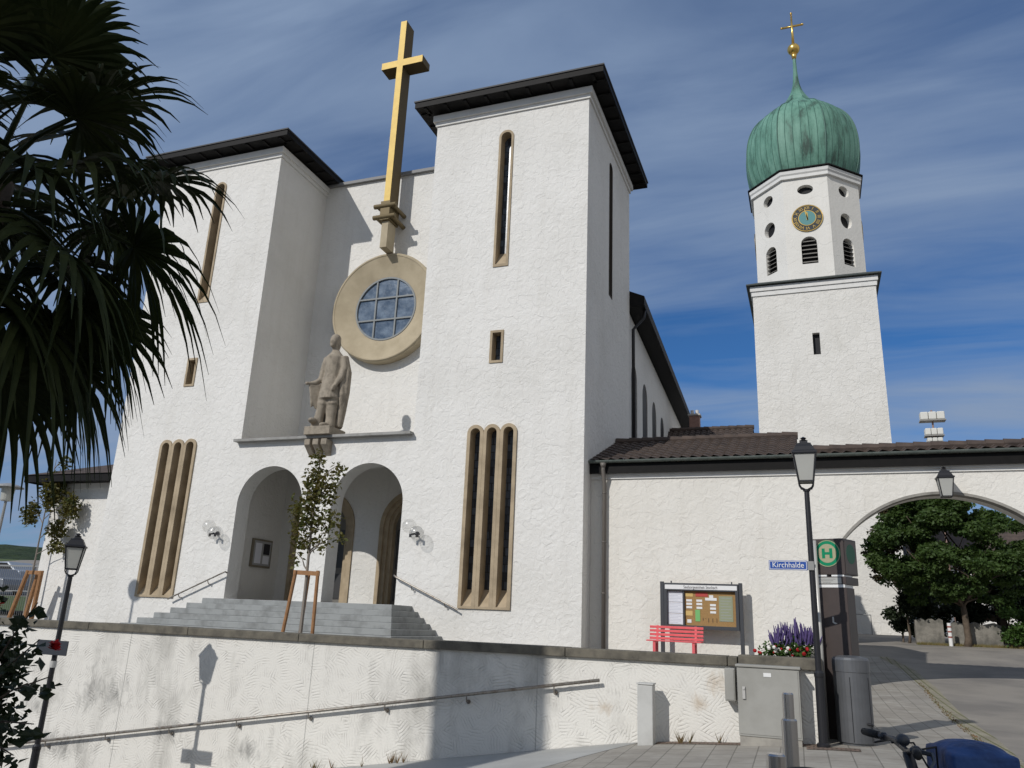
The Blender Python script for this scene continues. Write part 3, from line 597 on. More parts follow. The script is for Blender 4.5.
# golden cross on its stone stem
X0 = -13.47; CY0, CY1 = 22.02, 22.62
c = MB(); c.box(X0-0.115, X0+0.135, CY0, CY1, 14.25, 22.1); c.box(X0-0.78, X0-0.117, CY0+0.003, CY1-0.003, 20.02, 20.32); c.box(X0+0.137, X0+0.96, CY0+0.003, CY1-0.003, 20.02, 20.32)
for v in range(len(c.v)): pass
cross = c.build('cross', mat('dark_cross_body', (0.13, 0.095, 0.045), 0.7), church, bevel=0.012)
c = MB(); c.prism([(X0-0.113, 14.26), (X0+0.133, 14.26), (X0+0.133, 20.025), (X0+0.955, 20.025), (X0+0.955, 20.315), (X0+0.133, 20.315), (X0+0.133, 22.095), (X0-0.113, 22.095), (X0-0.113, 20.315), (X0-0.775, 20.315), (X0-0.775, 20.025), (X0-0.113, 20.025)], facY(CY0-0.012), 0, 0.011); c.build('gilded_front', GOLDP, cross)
c = MB(); c.box(X0-0.13, X0+0.14, CY0+0.03, CY1-0.03, 12.47, 13.5); c.build('cross_stem', RINGST, cross, bevel=0.01)
c = MB(); BR = mat('bronze_grey_clamp', (0.15, 0.115, 0.06), 0.6, metal=0.3)
for z in (13.62, 14.06):
    for k in (-1, 1): c.tube([(X0+k*0.30, CY0-0.10, z), (X0+k*0.28, RY-0.004, z)], 0.08, 12)
    c.tube([(X0-0.44, CY0-0.06, z), (X0+0.44, CY0-0.06, z)], 0.085, 12)
c.box(X0-0.18, X0+0.20, CY0-0.08, CY1+0.02, 13.5, 14.25)
c.build('clamp', BR, cross, bevel=0.01)
# console under the statue
c = MB()
for k in (-1, 0, 1): c.prism([(FY-0.34, 5.02), (FY-0.34, 4.85), (FY-0.003, 4.55), (FY-0.003, 5.02)], lambda u, v, d: (CX-0.05+k*0.29-0.10+d, u, v), 0, 0.20)
c.box(CX-0.50, CX+0.40, FY-0.34, FY+0.55, 5.163, 5.42)
c.build('console', STATUE, church, bevel=0.015)
# doors
for s in (-1, 1):
    cx = CX+s*1.69
    d = MB()
    for k, (ww, zt, y0, y1) in enumerate(((2.42, 4.02, PB-0.05, PB+0.10), (2.14, 3.87, PB+0.03, PB+0.22), (1.86, 3.73, PB+0.12, PB+0.34))):
        o_ = arch(cx, PZ, zt, ww-0.004, 24); wi = (2.14, 1.86, 1.60)[k]; zi = (3.87, 3.73, 3.60)[k]
        i_ = arch(cx, PZ, zi, wi, 24)
        d.ring(o_, i_, facY(0), y0, y1)
    ds = d.build('door_surround', STONE, church, recalc=False)
    l = MB(); l.sheet(arch(cx, PZ, 3.60, 1.60, 24), [], facY(PB+0.33)); dl = l.build('door', DOORW, ds, recalc=False)
    l = MB()
    for kx_ in (-1, 1):
        l.prism(rect(cx+kx_*0.39-0.33, cx+kx_*0.39+0.33, 1.5, 2.75), facY(PB+0.30), 0, 0.025); l.prism(rect(cx+kx_*0.39-0.33, cx+kx_*0.39+0.33, 0.5, 1.3), facY(PB+0.305), 0, 0.02)
    l.build('door_panel', mat('dark_door_panel', (0.05, 0.05, 0.05), 0.35, spec=0.5), ds)
    l = MB(); l.tube([(cx+0.06, PB+0.24, 1.3), (cx+0.06, PB+0.24, 1.6)], 0.02); l.build('handle', BLACKM, ds)
# nave
NX0, NX1, NY0, NY1 = CX+XO-0.09, CX+XO-1.02, TB, 47.0
def nav(t): return NX0+(NX1-NX0)*(t-NY0)/(NY1-NY0)
nwin = [arch(y, 3.6, 9.25, 1.35, 8) for y in (27.35, 30.0, 32.65, 35.3, 37.95, 40.6)]
n_ = MB(); n_.sheet([(NY0, TZ), (NY1, TZ), (NY1, 10.85), (NY0, 10.85)], nwin, lambda u, v, d: (nav(u)-d, u, v), 0.3)
n_.quad((2*CX-NX0, NY0, TZ), (2*CX-NX1, NY1, TZ), (2*CX-NX1, NY1, 10.85), (2*CX-NX0, NY0, 10.85))
n_.quad((2*CX-NX1, NY1, TZ), (NX1, NY1, TZ), (NX1, NY1, 10.85), (2*CX-NX1, NY1, 10.85))
n_.build('nave_wall', WHITE, church, recalc=False)
for y in (27.35, 30.0, 32.65, 35.3, 37.95, 40.6):
    g = MB(); g.sheet(arch(y, 3.6, 9.25, 1.35, 8), [], lambda u, v, d: (nav(u)-0.03, u, v)); g.build('nave_window', DARK, church, recalc=False)  # glass set near black, the shade of this side put into its colour
n_ = MB()
for s in (1, -1):
    e = lambda y, o: CX+s*(nav(y)-CX+o)
    vs = [(e(NY0+0.02, 0.0), NY0+0.02, 10.9), (e(NY0+0.02, 0.62), NY0+0.02, 10.9), (e(NY0+0.02, 0.62), NY0+0.02, 11.25), (CX, NY0+0.02, 15.2), (e(NY1, 0.0), NY1+0.6, 10.9), (e(NY1, 0.62), NY1+0.6, 10.9), (e(NY1, 0.62), NY1+0.6, 11.25), (CX, NY1+0.6, 15.2)]
    n_.add(vs, [(0, 1, 5, 4), (1, 2, 6, 5), (2, 3, 7, 6), (0, 3, 2, 1), (4, 5, 6, 7)])
n_.build('nave_roof', EAVE, church, recalc=False)
d = MB(); d.tube([(NX0+0.55, TB+0.5, 10.95), (NX0+0.5, TB+0.5, 10.6), (NX0+0.12, TB+0.5, 10.2), (NX0+0.12, TB+0.5, 5.6)], 0.06, 8); d.build('downpipe', BLACKM, church, smooth=True)

# statue
st = thing('statue', (-13.66, 20.15, 5.423), 'weathered stone statue of a robed man with a cloak standing above the portal', 'statue')
def fused(name, m, parent, build, vox=0.03, smooth_it=3):
    b = MB(); build(b)
    ob = b.build(name, m, parent)
    r = ob.modifiers.new('fuse', 'REMESH'); r.mode = 'VOXEL'; r.voxel_size = vox; r.use_smooth_shade = True
    if smooth_it:
        sm = ob.modifiers.new('soft', 'SMOOTH'); sm.iterations = smooth_it; sm.factor = 0.5
    bpy.context.view_layer.update()
    me = bpy.data.meshes.new_from_object(ob.evaluated_get(bpy.context.evaluated_depsgraph_get()))
    ob.modifiers.clear(); ob.data = me
    return ob
def P(x, y, z): return (-13.66+x, 20.15+y, 5.42+z)
def body(b):
    b.tube([P(-0.33, -0.1, 0.0), P(-0.33, -0.1, 0.16)], [0.2, 0.19], 12)               # rock under the raised foot
    b.tube([P(0.10, 0.0, -0.02), P(0.10, 0.02, 0.3), P(0.12, 0.0, 0.7), P(0.12, 0.02, 1.2)], [0.17, 0.165, 0.2, 0.24], 12)      # right leg in a boot
    b.tube([P(-0.30, -0.12, 0.12), P(-0.24, -0.10, 0.5), P(-0.14, -0.12, 0.82), P(-0.08, 0.0, 1.25)], [0.165, 0.15, 0.19, 0.25], 12)
    b.ball(P(0.04, -0.2, 0.06), (0.14, 0.26, 0.10)); b.ball(P(-0.34, -0.30, 0.2), (0.13, 0.25, 0.09))
    b.tube([P(0.13, 0.0, 0.72), P(0.13, 0.0, 0.84)], [0.235, 0.225], 12); b.tube([P(-0.17, -0.10, 0.70), P(-0.15, -0.09, 0.82)], [0.21, 0.21], 12)    # boot cuffs
    b.tube([P(0.02, 0.02, 0.86), P(0.0, 0.02, 1.15), P(0.0, 0.03, 1.5), P(0.01, 0.03, 1.62), P(0.01, 0.05, 1.9), P(0.0, 0.06, 2.16), P(0.0, 0.06, 2.3), P(-0.01, 0.05, 2.40)], [0.37, 0.36, 0.30, 0.275, 0.31, 0.33, 0.2, 0.11], 16)
    for i in range(9):          # skirt folds
        a = -PI*0.95+i*0.24; b.tube([P(0.38*math.cos(a), 0.36*math.sin(a)+0.02, 0.86), P(0.30*math.cos(a), 0.28*math.sin(a)+0.03, 1.55)], [0.045, 0.02], 6)
    b.tube([P(-0.31, 0.03, 1.57), P(-0.0, -0.27, 1.57), P(0.31, 0.03, 1.57)], 0.035, 6)    # belt
    b.tube([P(-0.29, 0.06, 2.17), P(-0.38, 0.03, 1.85), P(-0.40, -0.04, 1.50), P(-0.47, -0.22, 1.36), P(-0.60, -0.36, 1.32)], [0.14, 0.12, 0.105, 0.085, 0.055], 10)   # his right arm, bent forward
    b.ball(P(-0.66, -0.42, 1.31), (0.08, 0.08, 0.05))
    b.tube([P(0.30, 0.06, 2.17), P(0.42, 0.03, 1.82), P(0.40, -0.10, 1.50), P(0.30, -0.26, 1.22)], [0.13, 0.12, 0.10, 0.06], 10)
    b.ball(P(0.28, -0.30, 1.16), (0.06, 0.07, 0.10))
    b.tube([P(-0.01, 0.05, 2.36), P(-0.02, 0.0, 2.5)], [0.11, 0.10], 10)
    b.ball(P(-0.04, -0.03, 2.66), (0.155, 0.185, 0.215), 14, 10)
    b.ball(P(-0.045, -0.20, 2.63), (0.028, 0.05, 0.05)); b.ball(P(-0.04, -0.15, 2.53), (0.085, 0.075, 0.075))     # nose, beard
    b.ball(P(-0.10, -0.165, 2.69), (0.035, 0.03, 0.02)); b.ball(P(0.02, -0.165, 2.69), (0.035, 0.03, 0.02))
fused('body', STATUE, st, body, 0.028, 2)
def cloak(b):
    b.tube([P(0.32, 0.12, 2.2), P(0.45, 0.14, 1.7), P(0.46, 0.12, 1.1), P(0.36, 0.2, 0.5), P(0.30, 0.24, 0.1)], [0.13, 0.17, 0.17, 0.15, 0.12], 10)
    b.tube([P(0.40, -0.02, 1.5), P(0.44, 0.0, 1.0), P(0.40, 0.08, 0.62)], [0.09, 0.12, 0.05], 8)
    b.tube([P(-0.32, 0.14, 2.2), P(-0.40, 0.18, 1.6), P(-0.30, 0.24, 0.8), P(-0.2, 0.28, 0.1)], [0.11, 0.14, 0.16, 0.14], 10)
    b.tube([P(0, 0.24, 2.2), P(0, 0.30, 1.2), P(0.05, 0.32, 0.1)], [0.18, 0.25, 0.28], 12)
    for i in range(7): b.tube([P(-0.60+0.05*i, -0.34+0.05*i, 1.30+0.012*i), P(-0.55+0.045*i, -0.28+0.04*i, 1.0), P(-0.52+0.045*i, -0.24+0.04*i, 0.62+0.05*math.sin(i*1.7))], [0.055, 0.05, 0.03], 8)
fused('cloak', STATUE, st, cloak, 0.028, 1)
def hairb(b):
    b.ball(P(-0.03, 0.02, 2.74), (0.175, 0.19, 0.175)); b.ball(P(-0.02, 0.10, 2.60), (0.15, 0.12, 0.2))
fused('hair', STATUE, st, hairb, 0.028, 1)
st.scale = (0.94, 0.94, 1.07)

# globe wall lamps and rails, portal steps
for s in (-1, 1):
    gx_ = CX+s*3.42
    l = thing('wall_lamp', (gx_, FY, 2.25), 'twin glass globe wall lamp ' + ('left of the left portal arch' if s < 0 else 'right of the right portal arch'), 'lamp', 'globe lamps beside the portal')
    b = MB(); b.tube([(gx_, FY-0.003, 2.25), (gx_, FY-0.05, 2.25)], 0.06, 12); b.tube([(gx_, FY-0.05, 2.25), (gx_, FY-0.2, 2.22)], 0.022)
    for k in (-1, 1): b.tube([(gx_, FY-0.18, 2.23), (gx_+k*0.10, FY-0.24, 2.2+0.0)], 0.028); b.tube([(gx_+k*0.10, FY-0.24, 2.13), (gx_+k*0.10, FY-0.24, 2.22)], 0.035, 10)
    b.build('bracket', BLACKM, l)
    cg = bpy.data.materials.get('clear_globe')
    if cg is None:
        cg = bpy.data.materials.new('clear_globe'); cg.use_nodes = True; t = cg.node_tree; o = t.nodes['Material Output']; t.nodes.remove(t.nodes['Principled BSDF'])
        a = N(t, 'ShaderNodeBsdfTransparent'); a.inputs[0].default_value = (0.93, 0.93, 0.925, 1); gl = N(t, 'ShaderNodeBsdfGlossy'); gl.inputs['Roughness'].default_value = 0.25; gl.inputs[0].default_value = (0.9, 0.9, 0.9, 1)
        lw = N(t, 'ShaderNodeLayerWeight'); lw.inputs[0].default_value = 0.25; mm_ = N(t, 'ShaderNodeMath', operation='MULTIPLY_ADD'); t.links.new(lw.outputs['Facing'], mm_.inputs[0]); mm_.inputs[1].default_value = 0.22; mm_.inputs[2].default_value = 0.04; mx = N(t, 'ShaderNodeMixShader'); t.links.new(mm_.outputs[0], mx.inputs[0]); t.links.new(a.outputs[0], mx.inputs[1]); t.links.new(gl.outputs[0], mx.inputs[2]); t.links.new(mx.outputs[0], o.inputs[0])
    for (dx, dy, dz) in ((-0.13, -0.20, 0.16), (0.14, -0.26, -0.04)):
        b = MB(); b.ball((gx_+dx, FY+dy-0.08, 2.27+dz), 0.20, 20, 14); b.build('globe', cg, l, smooth=True)
    hr = thing('handrail', (CX+s*2.9, FY-0.2, PZ), 'short metal handrail sloping beside the ' + ('left' if s < 0 else 'right') + ' end of the portal steps', 'handrail', 'handrails by the portal steps')
    b = MB(); x0, x1 = CX+s*2.86, CX+s*4.72
    b.tube([(x0, FY-0.02, 1.08), (x0, FY-0.12, 1.10), (x0+s*0.06, FY-0.15, 1.06), (x1, FY-0.15, 0.30), (x1+s*0.1, FY-0.15, 0.25)], 0.024, 8); b.build('rail', RAILM, hr)
    for f in (0.3, 0.85):
        b = MB(); xx = x0+(x1-x0)*f; zz = 1.06-0.76*f; b.tube([(xx, FY-0.002, zz-0.1), (xx, FY-0.1, zz-0.1), (xx, FY-0.15, zz-0.02)], 0.014, 6); b.build('bracket', RAILM, hr)
pn = thing('notice_case', (CX-PX, 21.9, 1.75), 'glazed notice case with papers on the inner wall of the left porch arch', 'notice case')
b = MB(); b.box(CX-PX+0.003, CX-PX+0.08, 21.55, 22.55, 1.38, 2.28); b.build('case', mat('bronze_case', (0.20, 0.175, 0.13), 0.5), pn, bevel=0.008)
b = MB(); b.box(CX-PX+0.081, CX-PX+0.086, 21.61, 22.49, 1.44, 2.22); b.build('backing', mat('grey_backing', (0.36, 0.36, 0.36), 0.8), pn)
b = MB(); b.box(CX-PX+0.0865, CX-PX+0.09, 22.1, 22.42, 1.8, 2.15); b.build('poster', mat('dark_poster', (0.03, 0.03, 0.035), 0.6), pn)
for (y0, y1, z0, z1) in ((21.68, 22.0, 1.5, 2.15), (22.1, 22.42, 1.5, 1.76)):
    b = MB(); b.box(CX-PX+0.0865, CX-PX+0.09, y0, y1, z0, z1); b.build('paper', PAPER, pn)
stp = thing('portal_steps', (CX, FY-1, TZ), 'wide grey granite steps rising to the church portal', 'steps')
b = MB()
for k in range(7):
    e = 0.36*k; zt = PZ-0.148*k
    b.box(CX-2.66-e*0.66, CX+3.42+e*0.52, FY-1.15-0.33*k, FY-0.002 if k else PB+0.45, zt-0.148 if k < 6 else TZ-0.2, zt)
b.build('tread', STEP, stp, bevel=0.012)

# ------------------------------------------------------------------ bell tower
BX, BY, BH = 0.96, 40.0, 2.93
bt = thing('bell_tower', (BX, BY+BH, 0.0), 'white bell tower with octagonal top, clock and green onion dome', 'bell tower')
def quadwall(mb, cx, cy, h0, h1, z0, z1, front_holes):
    f = lambda u, v, d: (u, cy-h0+(h0-h1)*(v-z0)/(z1-z0)+d, v)
    mb.sheet([(cx-h0, z0), (cx+h0, z0), (cx+h1, z1), (cx-h1, z1)], front_holes, f, 0.4)
    for (a, b, c_, d_) in (((1, -1), (1, 1), 0, 0), ((1, 1), (-1, 1), 0, 0), ((-1, 1), (-1, -1), 0, 0)):
        mb.quad((cx+a[0]*h0, cy+a[1]*h0, z0), (cx+b[0]*h0, cy+b[1]*h0, z0), (cx+b[0]*h1, cy+b[1]*h1, z1), (cx+a[0]*h1, cy+a[1]*h1, z1))
BC = BY+BH
b = MB(); slit = rect(BX-0.17, BX+0.17, 13.35, 14.5)
quadwall(b, BX, BC, BH+0.04, BH, -1.5, 16.75, [slit]); b.build('shaft', WHITE_B, bt, recalc=False)
b = MB(); b.box(BX-0.17, BX+0.17, BY+0.25, BY+0.3, 13.35, 14.5); b.build('slit_window', DARK, bt)
b = MB(); b.box(BX-BH-0.06, BX+BH+0.06, BY-0.06, BY+2*BH+0.06, 16.75, 17.0); b.box(BX-BH-0.12, BX+BH+0.12, BY-0.12, BY+2*BH+0.12, 17.002, 17.26); b.build('cornice', TRIM, bt)
b = MB(); e = BH+0.30; b.add([(BX-e, BC-e, 17.30), (BX+e, BC-e, 17.30), (BX+e, BC+e, 17.30), (BX-e, BC+e, 17.30), (BX-e, BC-e, 17.36), (BX+e, BC-e, 17.36), (BX+e, BC+e, 17.36), (BX-e, BC+e, 17.36)] + [(BX+2.7*a, BC+2.7*c, 17.62) for a, c in ((-1, -1), (1, -1), (1, 1), (-1, 1))], [(0, 3, 2, 1), (0, 1, 5, 4), (1, 2, 6, 5), (2, 3, 7, 6), (3, 0, 4, 7), (4, 5, 9, 8), (5, 6, 10, 9), (6, 7, 11, 10), (7, 4, 8, 11), (8, 9, 10, 11)]); b.build('skirt_roof', mat('dark_sheet_roof', (0.06, 0.07, 0.065), 0.6), bt)
AP = 2.72; HW = AP*math.tan(PI/8); OZ0, OZ1 = 17.6, 23.55
wl = MB(); face_fns = []
for k in range(8):
    a = k*PI/4 - PI/2
    n_v = Vector((math.cos(a), math.sin(a), 0)); t_v = Vector((-math.sin(a), math.cos(a), 0))
    fn = (lambda nv, tv: lambda u, v, d: tuple(Vector((BX, BC, v)) + nv*(AP-d) + tv*u))(n_v, t_v)
    face_fns.append((fn, a))
    hs = [oval(0, 22.72, 0.40, 0.28), arch(0, 18.4, 19.95, 0.78, 10)]
    if k % 2: hs.append(oval(0, 20.98, 0.40, 0.44))
    if k % 2: hs[0] = oval(0, 22.72, 0.36, 0.32)
    wl.sheet([(-HW, OZ0), (HW, OZ0), (HW, OZ1), (-HW, OZ1)], hs, fn, 0.3)
wl.build('octagon_wall', stucco('bell_tower_smooth', (0.74, 0.72, 0.67), (0.66, 0.64, 0.59), 1.2, 0.012), bt, recalc=False)
LOUV = mat('louvre_boards', (0.20, 0.19, 0.17), 0.8)
for k, (fn, a) in enumerate(face_fns):
    lo = MB(); lo.sheet(arch(0, 18.4, 19.95, 0.78, 10), [], lambda u, v, d: fn(u, v, 0.28)); lw_ = lo.build('louvre_window', DARK, bt, recalc=False)
    sl_ = MB()
    for j in range(6):
        z = 18.5+j*0.235; hwid = 0.385 if z < 19.5 else 0.30
        sl_.add([fn(-hwid, z, 0.06), fn(hwid, z, 0.06), fn(hwid, z+0.12, 0.24), fn(-hwid, z+0.12, 0.24), fn(-hwid, z+0.03, 0.06), fn(hwid, z+0.03, 0.06), fn(hwid, z+0.15, 0.24), fn(-hwid, z+0.15, 0.24)], [(0, 1, 5, 4), (4, 5, 6, 7), (0, 3, 2, 1)])
    sl_.build('slats', LOUV, lw_)
    ov = MB(); ov.sheet(oval(0, 22.72, 0.42, 0.34), [], lambda u, v, d: fn(u, v, 0.27)); ov.build('oval_opening', DARK, bt, recalc=False)
    if k % 2: ov = MB(); ov.sheet(oval(0, 20.98, 0.42, 0.46), [], lambda u, v, d: fn(u, v, 0.27)); ov.build('oval_opening', DARK, bt, recalc=False)
    if k in (0, 2, 6):
        cb = MB(); nseg = 48
        cb.prism(oval(0, 21.0, 0.76, 0.76, nseg), lambda u, v, d: fn(u, v, -d), 0.0, 0.05); ck = cb.build('clock', mat('clock_rim_dark', (0.035, 0.04, 0.045), 0.5), bt, recalc=True)
        cb = MB(); cb.prism(oval(0, 21.0, 0.42, 0.42, nseg), lambda u, v, d: fn(u, v, -d), 0.051, 0.06); cb.build('clock_face', mat('clock_turquoise', (0.10, 0.26, 0.26), 0.5), ck)
        cb = MB(); cb.ring(oval(0, 21.0, 0.775, 0.775, nseg), oval(0, 21.0, 0.73, 0.73, nseg), lambda u, v, d: fn(u, v, -d), 0.051, 0.065); cb.ring(oval(0, 21.0, 0.45, 0.45, nseg), oval(0, 21.0, 0.41, 0.41, nseg), lambda u, v, d: fn(u, v, -d), 0.061, 0.068); cb.build('gilt_rim', GOLD, ck)
        for hnum, rom in enumerate(('XII', 'I', 'II', 'III', 'IIII', 'V', 'VI', 'VII', 'VIII', 'IX', 'X', 'XI')):
            th = -hnum*PI/6
            base = Matrix.Translation(fn(0, 21.0, -0.056)) @ Matrix.Rotation(a+PI/2, 4, 'Z') @ Matrix.Rotation(PI/2, 4, 'X') @ Matrix.Rotation(th, 4, 'Z') @ Matrix.Translation((0, 0.585, 0))
            text(rom, 0.24, base, ck, GOLD, 'numeral', 0.006)
        cb = MB()
        for ang, ln, wd in ((-2*PI/60*58, 0.58, 0.055), (-2*PI*(11.97/12), 0.36, 0.075)):
            du, dv = -math.sin(ang), math.cos(ang)
            pts = [(-du*0.12+dv*wd/2, -dv*0.12-du*wd/2), (-du*0.12-dv*wd/2, -dv*0.12+du*wd/2), (du*ln*0.75-dv*wd/2, dv*ln*0.75+du*wd/2), (du*ln, dv*ln), (du*ln*0.75+dv*wd/2, dv*ln*0.75-du*wd/2)]
            cb.prism([(p[0], 21.0+p[1]) for p in pts], lambda u, v, d: fn(u, v, -d), 0.075, 0.085)
        cb.build('hands', GOLD, ck)
b = MB(); ph = PI/8; cs = 1/math.cos(PI/8)
b.lathe([(AP*cs+0.005, 23.4), (AP*cs+0.14, 23.42), (AP*cs+0.14, 23.6), (AP*cs+0.20, 23.68), (AP*cs+0.22, 23.86), (AP*cs+0.0, 23.88)], (BX, BC, 0), 8, 'z', ph); b.build('octagon_cornice', TRIM, bt)
b = MB(); b.lathe([(AP*cs+0.0, 23.885), (AP*cs+0.30, 23.9), (AP*cs+0.30, 23.96), (AP*cs-0.1, 24.0)], (BX, BC, 0), 8, 'z', ph); b.build('eaves', EAVE, bt)
# onion dome: eight gores with standing seams
prof = [(2.78, 23.98), (2.90, 24.25), (3.07, 24.8), (3.17, 25.4), (3.20, 26.0), (3.15, 26.7), (3.00, 27.4), (2.72, 28.05), (2.30, 28.6), (1.80, 28.98), (1.32, 29.35), (0.96, 29.72), (0.68, 30.1), (0.46, 30.5), (0.30, 30.9), (0.20, 31.35), (0.14, 31.95), (0.11, 32.5), (0.095, 33.2)]
def catm(pr, n=3):
    o_ = []
    for i in range(len(pr)-1):
        p0, p1, p2, p3 = pr[max(i-1, 0)], pr[i], pr[i+1], pr[min(i+2, len(pr)-1)]
        for j in range(n):
            t = j/n
            o_.append(tuple(0.5*((2*p1[k])+(-p0[k]+p2[k])*t+(2*p0[k]-5*p1[k]+4*p2[k]-p3[k])*t*t+(-p0[k]+3*p1[k]-3*p2[k]+p3[k])*t**3) for k in (0, 1)))
    return o_+[pr[-1]]
pr_ = catm(prof)
b = MB(); NS = 6; vs = []; fs = []
for r, z in pr_:
    for k in range(8):
        for j in range(NS):
            a0 = ph+k*PI/4; t = j/NS
            pa = Vector((math.cos(a0), math.sin(a0), 0))*r; pb = Vector((math.cos(a0+PI/4), math.sin(a0+PI/4), 0))*r
            q = pa.lerp(pb, t); bul = 1+0.035*math.sin(PI*t); vs.append((BX+q.x*bul, BC+q.y*bul, z))
n8 = 8*NS
for i in range(len(pr_)-1):
    for k in range(n8): fs.append((i*n8+k, i*n8+(k+1) % n8, (i+1)*n8+(k+1) % n8, (i+1)*n8+k))
b.add(vs, fs); dome = b.build('onion_dome', COPPER, bt, smooth=False)
b = MB()
for k in range(8):
    for j in range(NS):
        top = 36 if j == 0 else 28
        pts = [vs[i*n8+k*NS+j] for i in range(0, top)]
        b.tube(pts, 0.04 if j == 0 else 0.016, 4 if j else 5, cap=False)
b.build('seams', SEAM, dome)
b = MB(); b.tube([(BX, BC, 33.1), (BX, BC, 33.5)], [0.10, 0.2], 10); b.ball((BX, BC, 33.82), 0.36, 20, 14)
b.tube([(BX, BC, 34.1), (BX, BC, 36.4)], [0.085, 0.05], 8)
b.bar((BX-0.58, BC, 35.5), (BX+0.58, BC, 35.5), 0.09, 0.09)
for dx in (-0.6, 0.6): b.ball((BX+dx, BC, 35.5), 0.075, 8, 6)
b.ball((BX, BC, 36.45), 0.075, 8, 6)
b.build('finial_cross', GOLD, bt, smooth=True)

bt.location = (1.152, 51.52, 0.0); bt.scale = (1.2, 1.2, 1.2)      # the tower is 7 m square

# ------------------------------------------------------------------ gate wing with the arch
AY = 20.77
gw = thing('gate_wing', (0.0, AY, TZ), 'low white wing with brown tiled roof and wide round road arch', 'gate house')
GZ0 = -1.9; R_ = 2.732; AX, AZc = 2.957, 0.561
archpts = [(AX-R_, GZ0), (AX+R_, GZ0)] + [(AX+R_*math.cos(PI*i/40), AZc+R_*math.sin(PI*i/40)) for i in range(41)]
GX1 = 9.5
outl = [(CX+XO+0.003, GZ0), (AX-R_, GZ0)] + [(AX-R_*math.cos(PI*i/40), AZc+R_*math.sin(PI*i/40)) for i in range(41)] + [(AX+R_, GZ0), (GX1, GZ0), (GX1, 4.06), (CX+XO+0.003, 4.06)]
b = MB(); FA = facY(AY); TH = 0.75
b.sheet(outl, [], FA); b.sheet(outl, [], facY(AY+TH))
rim = outl[1:44]
b.add([FA(u, v, 0) for u, v in rim]+[FA(u, v, TH) for u, v in rim], [(i, i+1, len(rim)+i+1, len(rim)+i) for i in range(len(rim)-1)])
b.quad((CX+XO, AY, 4.06), (GX1, AY, 4.06), (GX1, AY+TH, 4.06), (CX+XO, AY+TH, 4.06))
b.quad((GX1, AY, GZ0), (GX1, AY+TH, GZ0), (GX1, AY+TH, 4.06), (GX1, AY, 4.06))
LB = 27.2
b.quad((-0.1, AY+TH+0.002, GZ0), (-0.1, LB, GZ0), (-0.1, LB, 4.06), (-0.1, AY+TH+0.002, 4.06)); b.quad((CX+XO, LB, GZ0), (-0.1, LB, GZ0), (-0.1, LB, 4.06), (CX+XO, LB, 4.06))
b.add([(-0.1, AY+TH+0.002, 4.06), (-0.1, LB, 4.06), (-0.1, 23.76, 5.33)], [(0, 1, 2)])
b.build('wall', WHITE_A, gw, recalc=False)
b = MB(); b.box(CX+XO+0.005, GX1, AY-0.04, AY-0.003, 3.80, 3.88); b.box(CX+XO+0.005, GX1, AY-0.08, AY-0.003, 3.882, 4.06); b.build('cornice', TRIM, gw)
b = MB()    # thin grey edging of the arch
pts_o = [(AX+(R_+0.05)*math.cos(PI*i/48), AZc+(R_+0.05)*math.sin(PI*i/48)) for i in range(49)]; pts_i = [(AX+(R_-0.012)*math.cos(PI*i/48), AZc+(R_-0.012)*math.sin(PI*i/48)) for i in range(49)]
for i in range(48): b.add([FA(*pts_o[i], -0.012), FA(*pts_o[i+1], -0.012), FA(*pts_i[i+1], -0.012), FA(*pts_i[i], -0.012), FA(*pts_i[i], 0.3), FA(*pts_i[i+1], 0.3), FA(*pts_o[i], -0.001), FA(*pts_o[i+1], -0.001)], [(0, 1, 2, 3), (3, 2, 5, 4), (0, 6, 7, 1)])
b.build('arch_edging', mat('grey_arch_edge', (0.30, 0.285, 0.255), 0.9, var=(3, (0.2, 0.19, 0.17), 0.4, 0.7)), gw)
EY = AY-0.20
def tiled(mb, x0, x1, yb, zb, yt, zt, pitch=0.27, row=0.36, amp=0.028):
    ln = math.hypot(yt-yb, zt-zb); rows = max(1, int(round(ln/row))); nx = int((x1-x0)/pitch*8); vs = []; fs = []
    ny, nz = -(zt-zb)/ln, (yt-yb)/ln
    if yt < yb: ny, nz = (zt-zb)/ln, (yb-yt)/ln
    k = 0
    for r in range(rows):
        for e_, lift in ((0, 0.03), (1, 0.0)):
            t = (r+e_)/rows
            for i in range(nx+1):
                x = x0+(x1-x0)*i/nx; h = lift + amp*(math.sin(2*PI*(x-x0)/pitch)+0.3*math.sin(4*PI*(x-x0)/pitch+0.6)); vs.append((x, yb+(yt-yb)*t+ny*h, zb+(zt-zb)*t+nz*h))
    for r in range(2*rows-1):
        for i in range(nx): fs.append((r*(nx+1)+i, r*(nx+1)+i+1, (r+1)*(nx+1)+i+1, (r+1)*(nx+1)+i))
    mb.add(vs, fs)
def ridge_tiles(mb, x0, x1, y, z, r=0.11, ln=0.38):
    n = int((x1-x0)/ln)
    for i in range(n):
        xa = x0+(x1-x0)*i/n; xb = x0+(x1-x0)*(i+1)/n+0.03
        mb.tube([(xa, y, z+0.012), (xb, y, z)], [r+0.018, r], 8)
RZ = 4.285
b = MB()
tiled(b, CX+XO+0.01, -0.15, EY, RZ, 23.76, 5.48); tiled(b, CX+XO+0.01, -0.15, 27.6, RZ, 23.76, 5.48)
ridge_tiles(b, CX+XO+0.01, -0.15, 23.76, 5.50)
tiled(b, -0.148, GX1+0.3, EY, RZ, 21.10, 4.47); tiled(b, -0.148, GX1+0.3, 22.3, RZ, 21.10, 4.47); ridge_tiles(b, -0.148, GX1+0.3, 21.10, 4.49)
b.build('roof', TILE, gw, recalc=False)
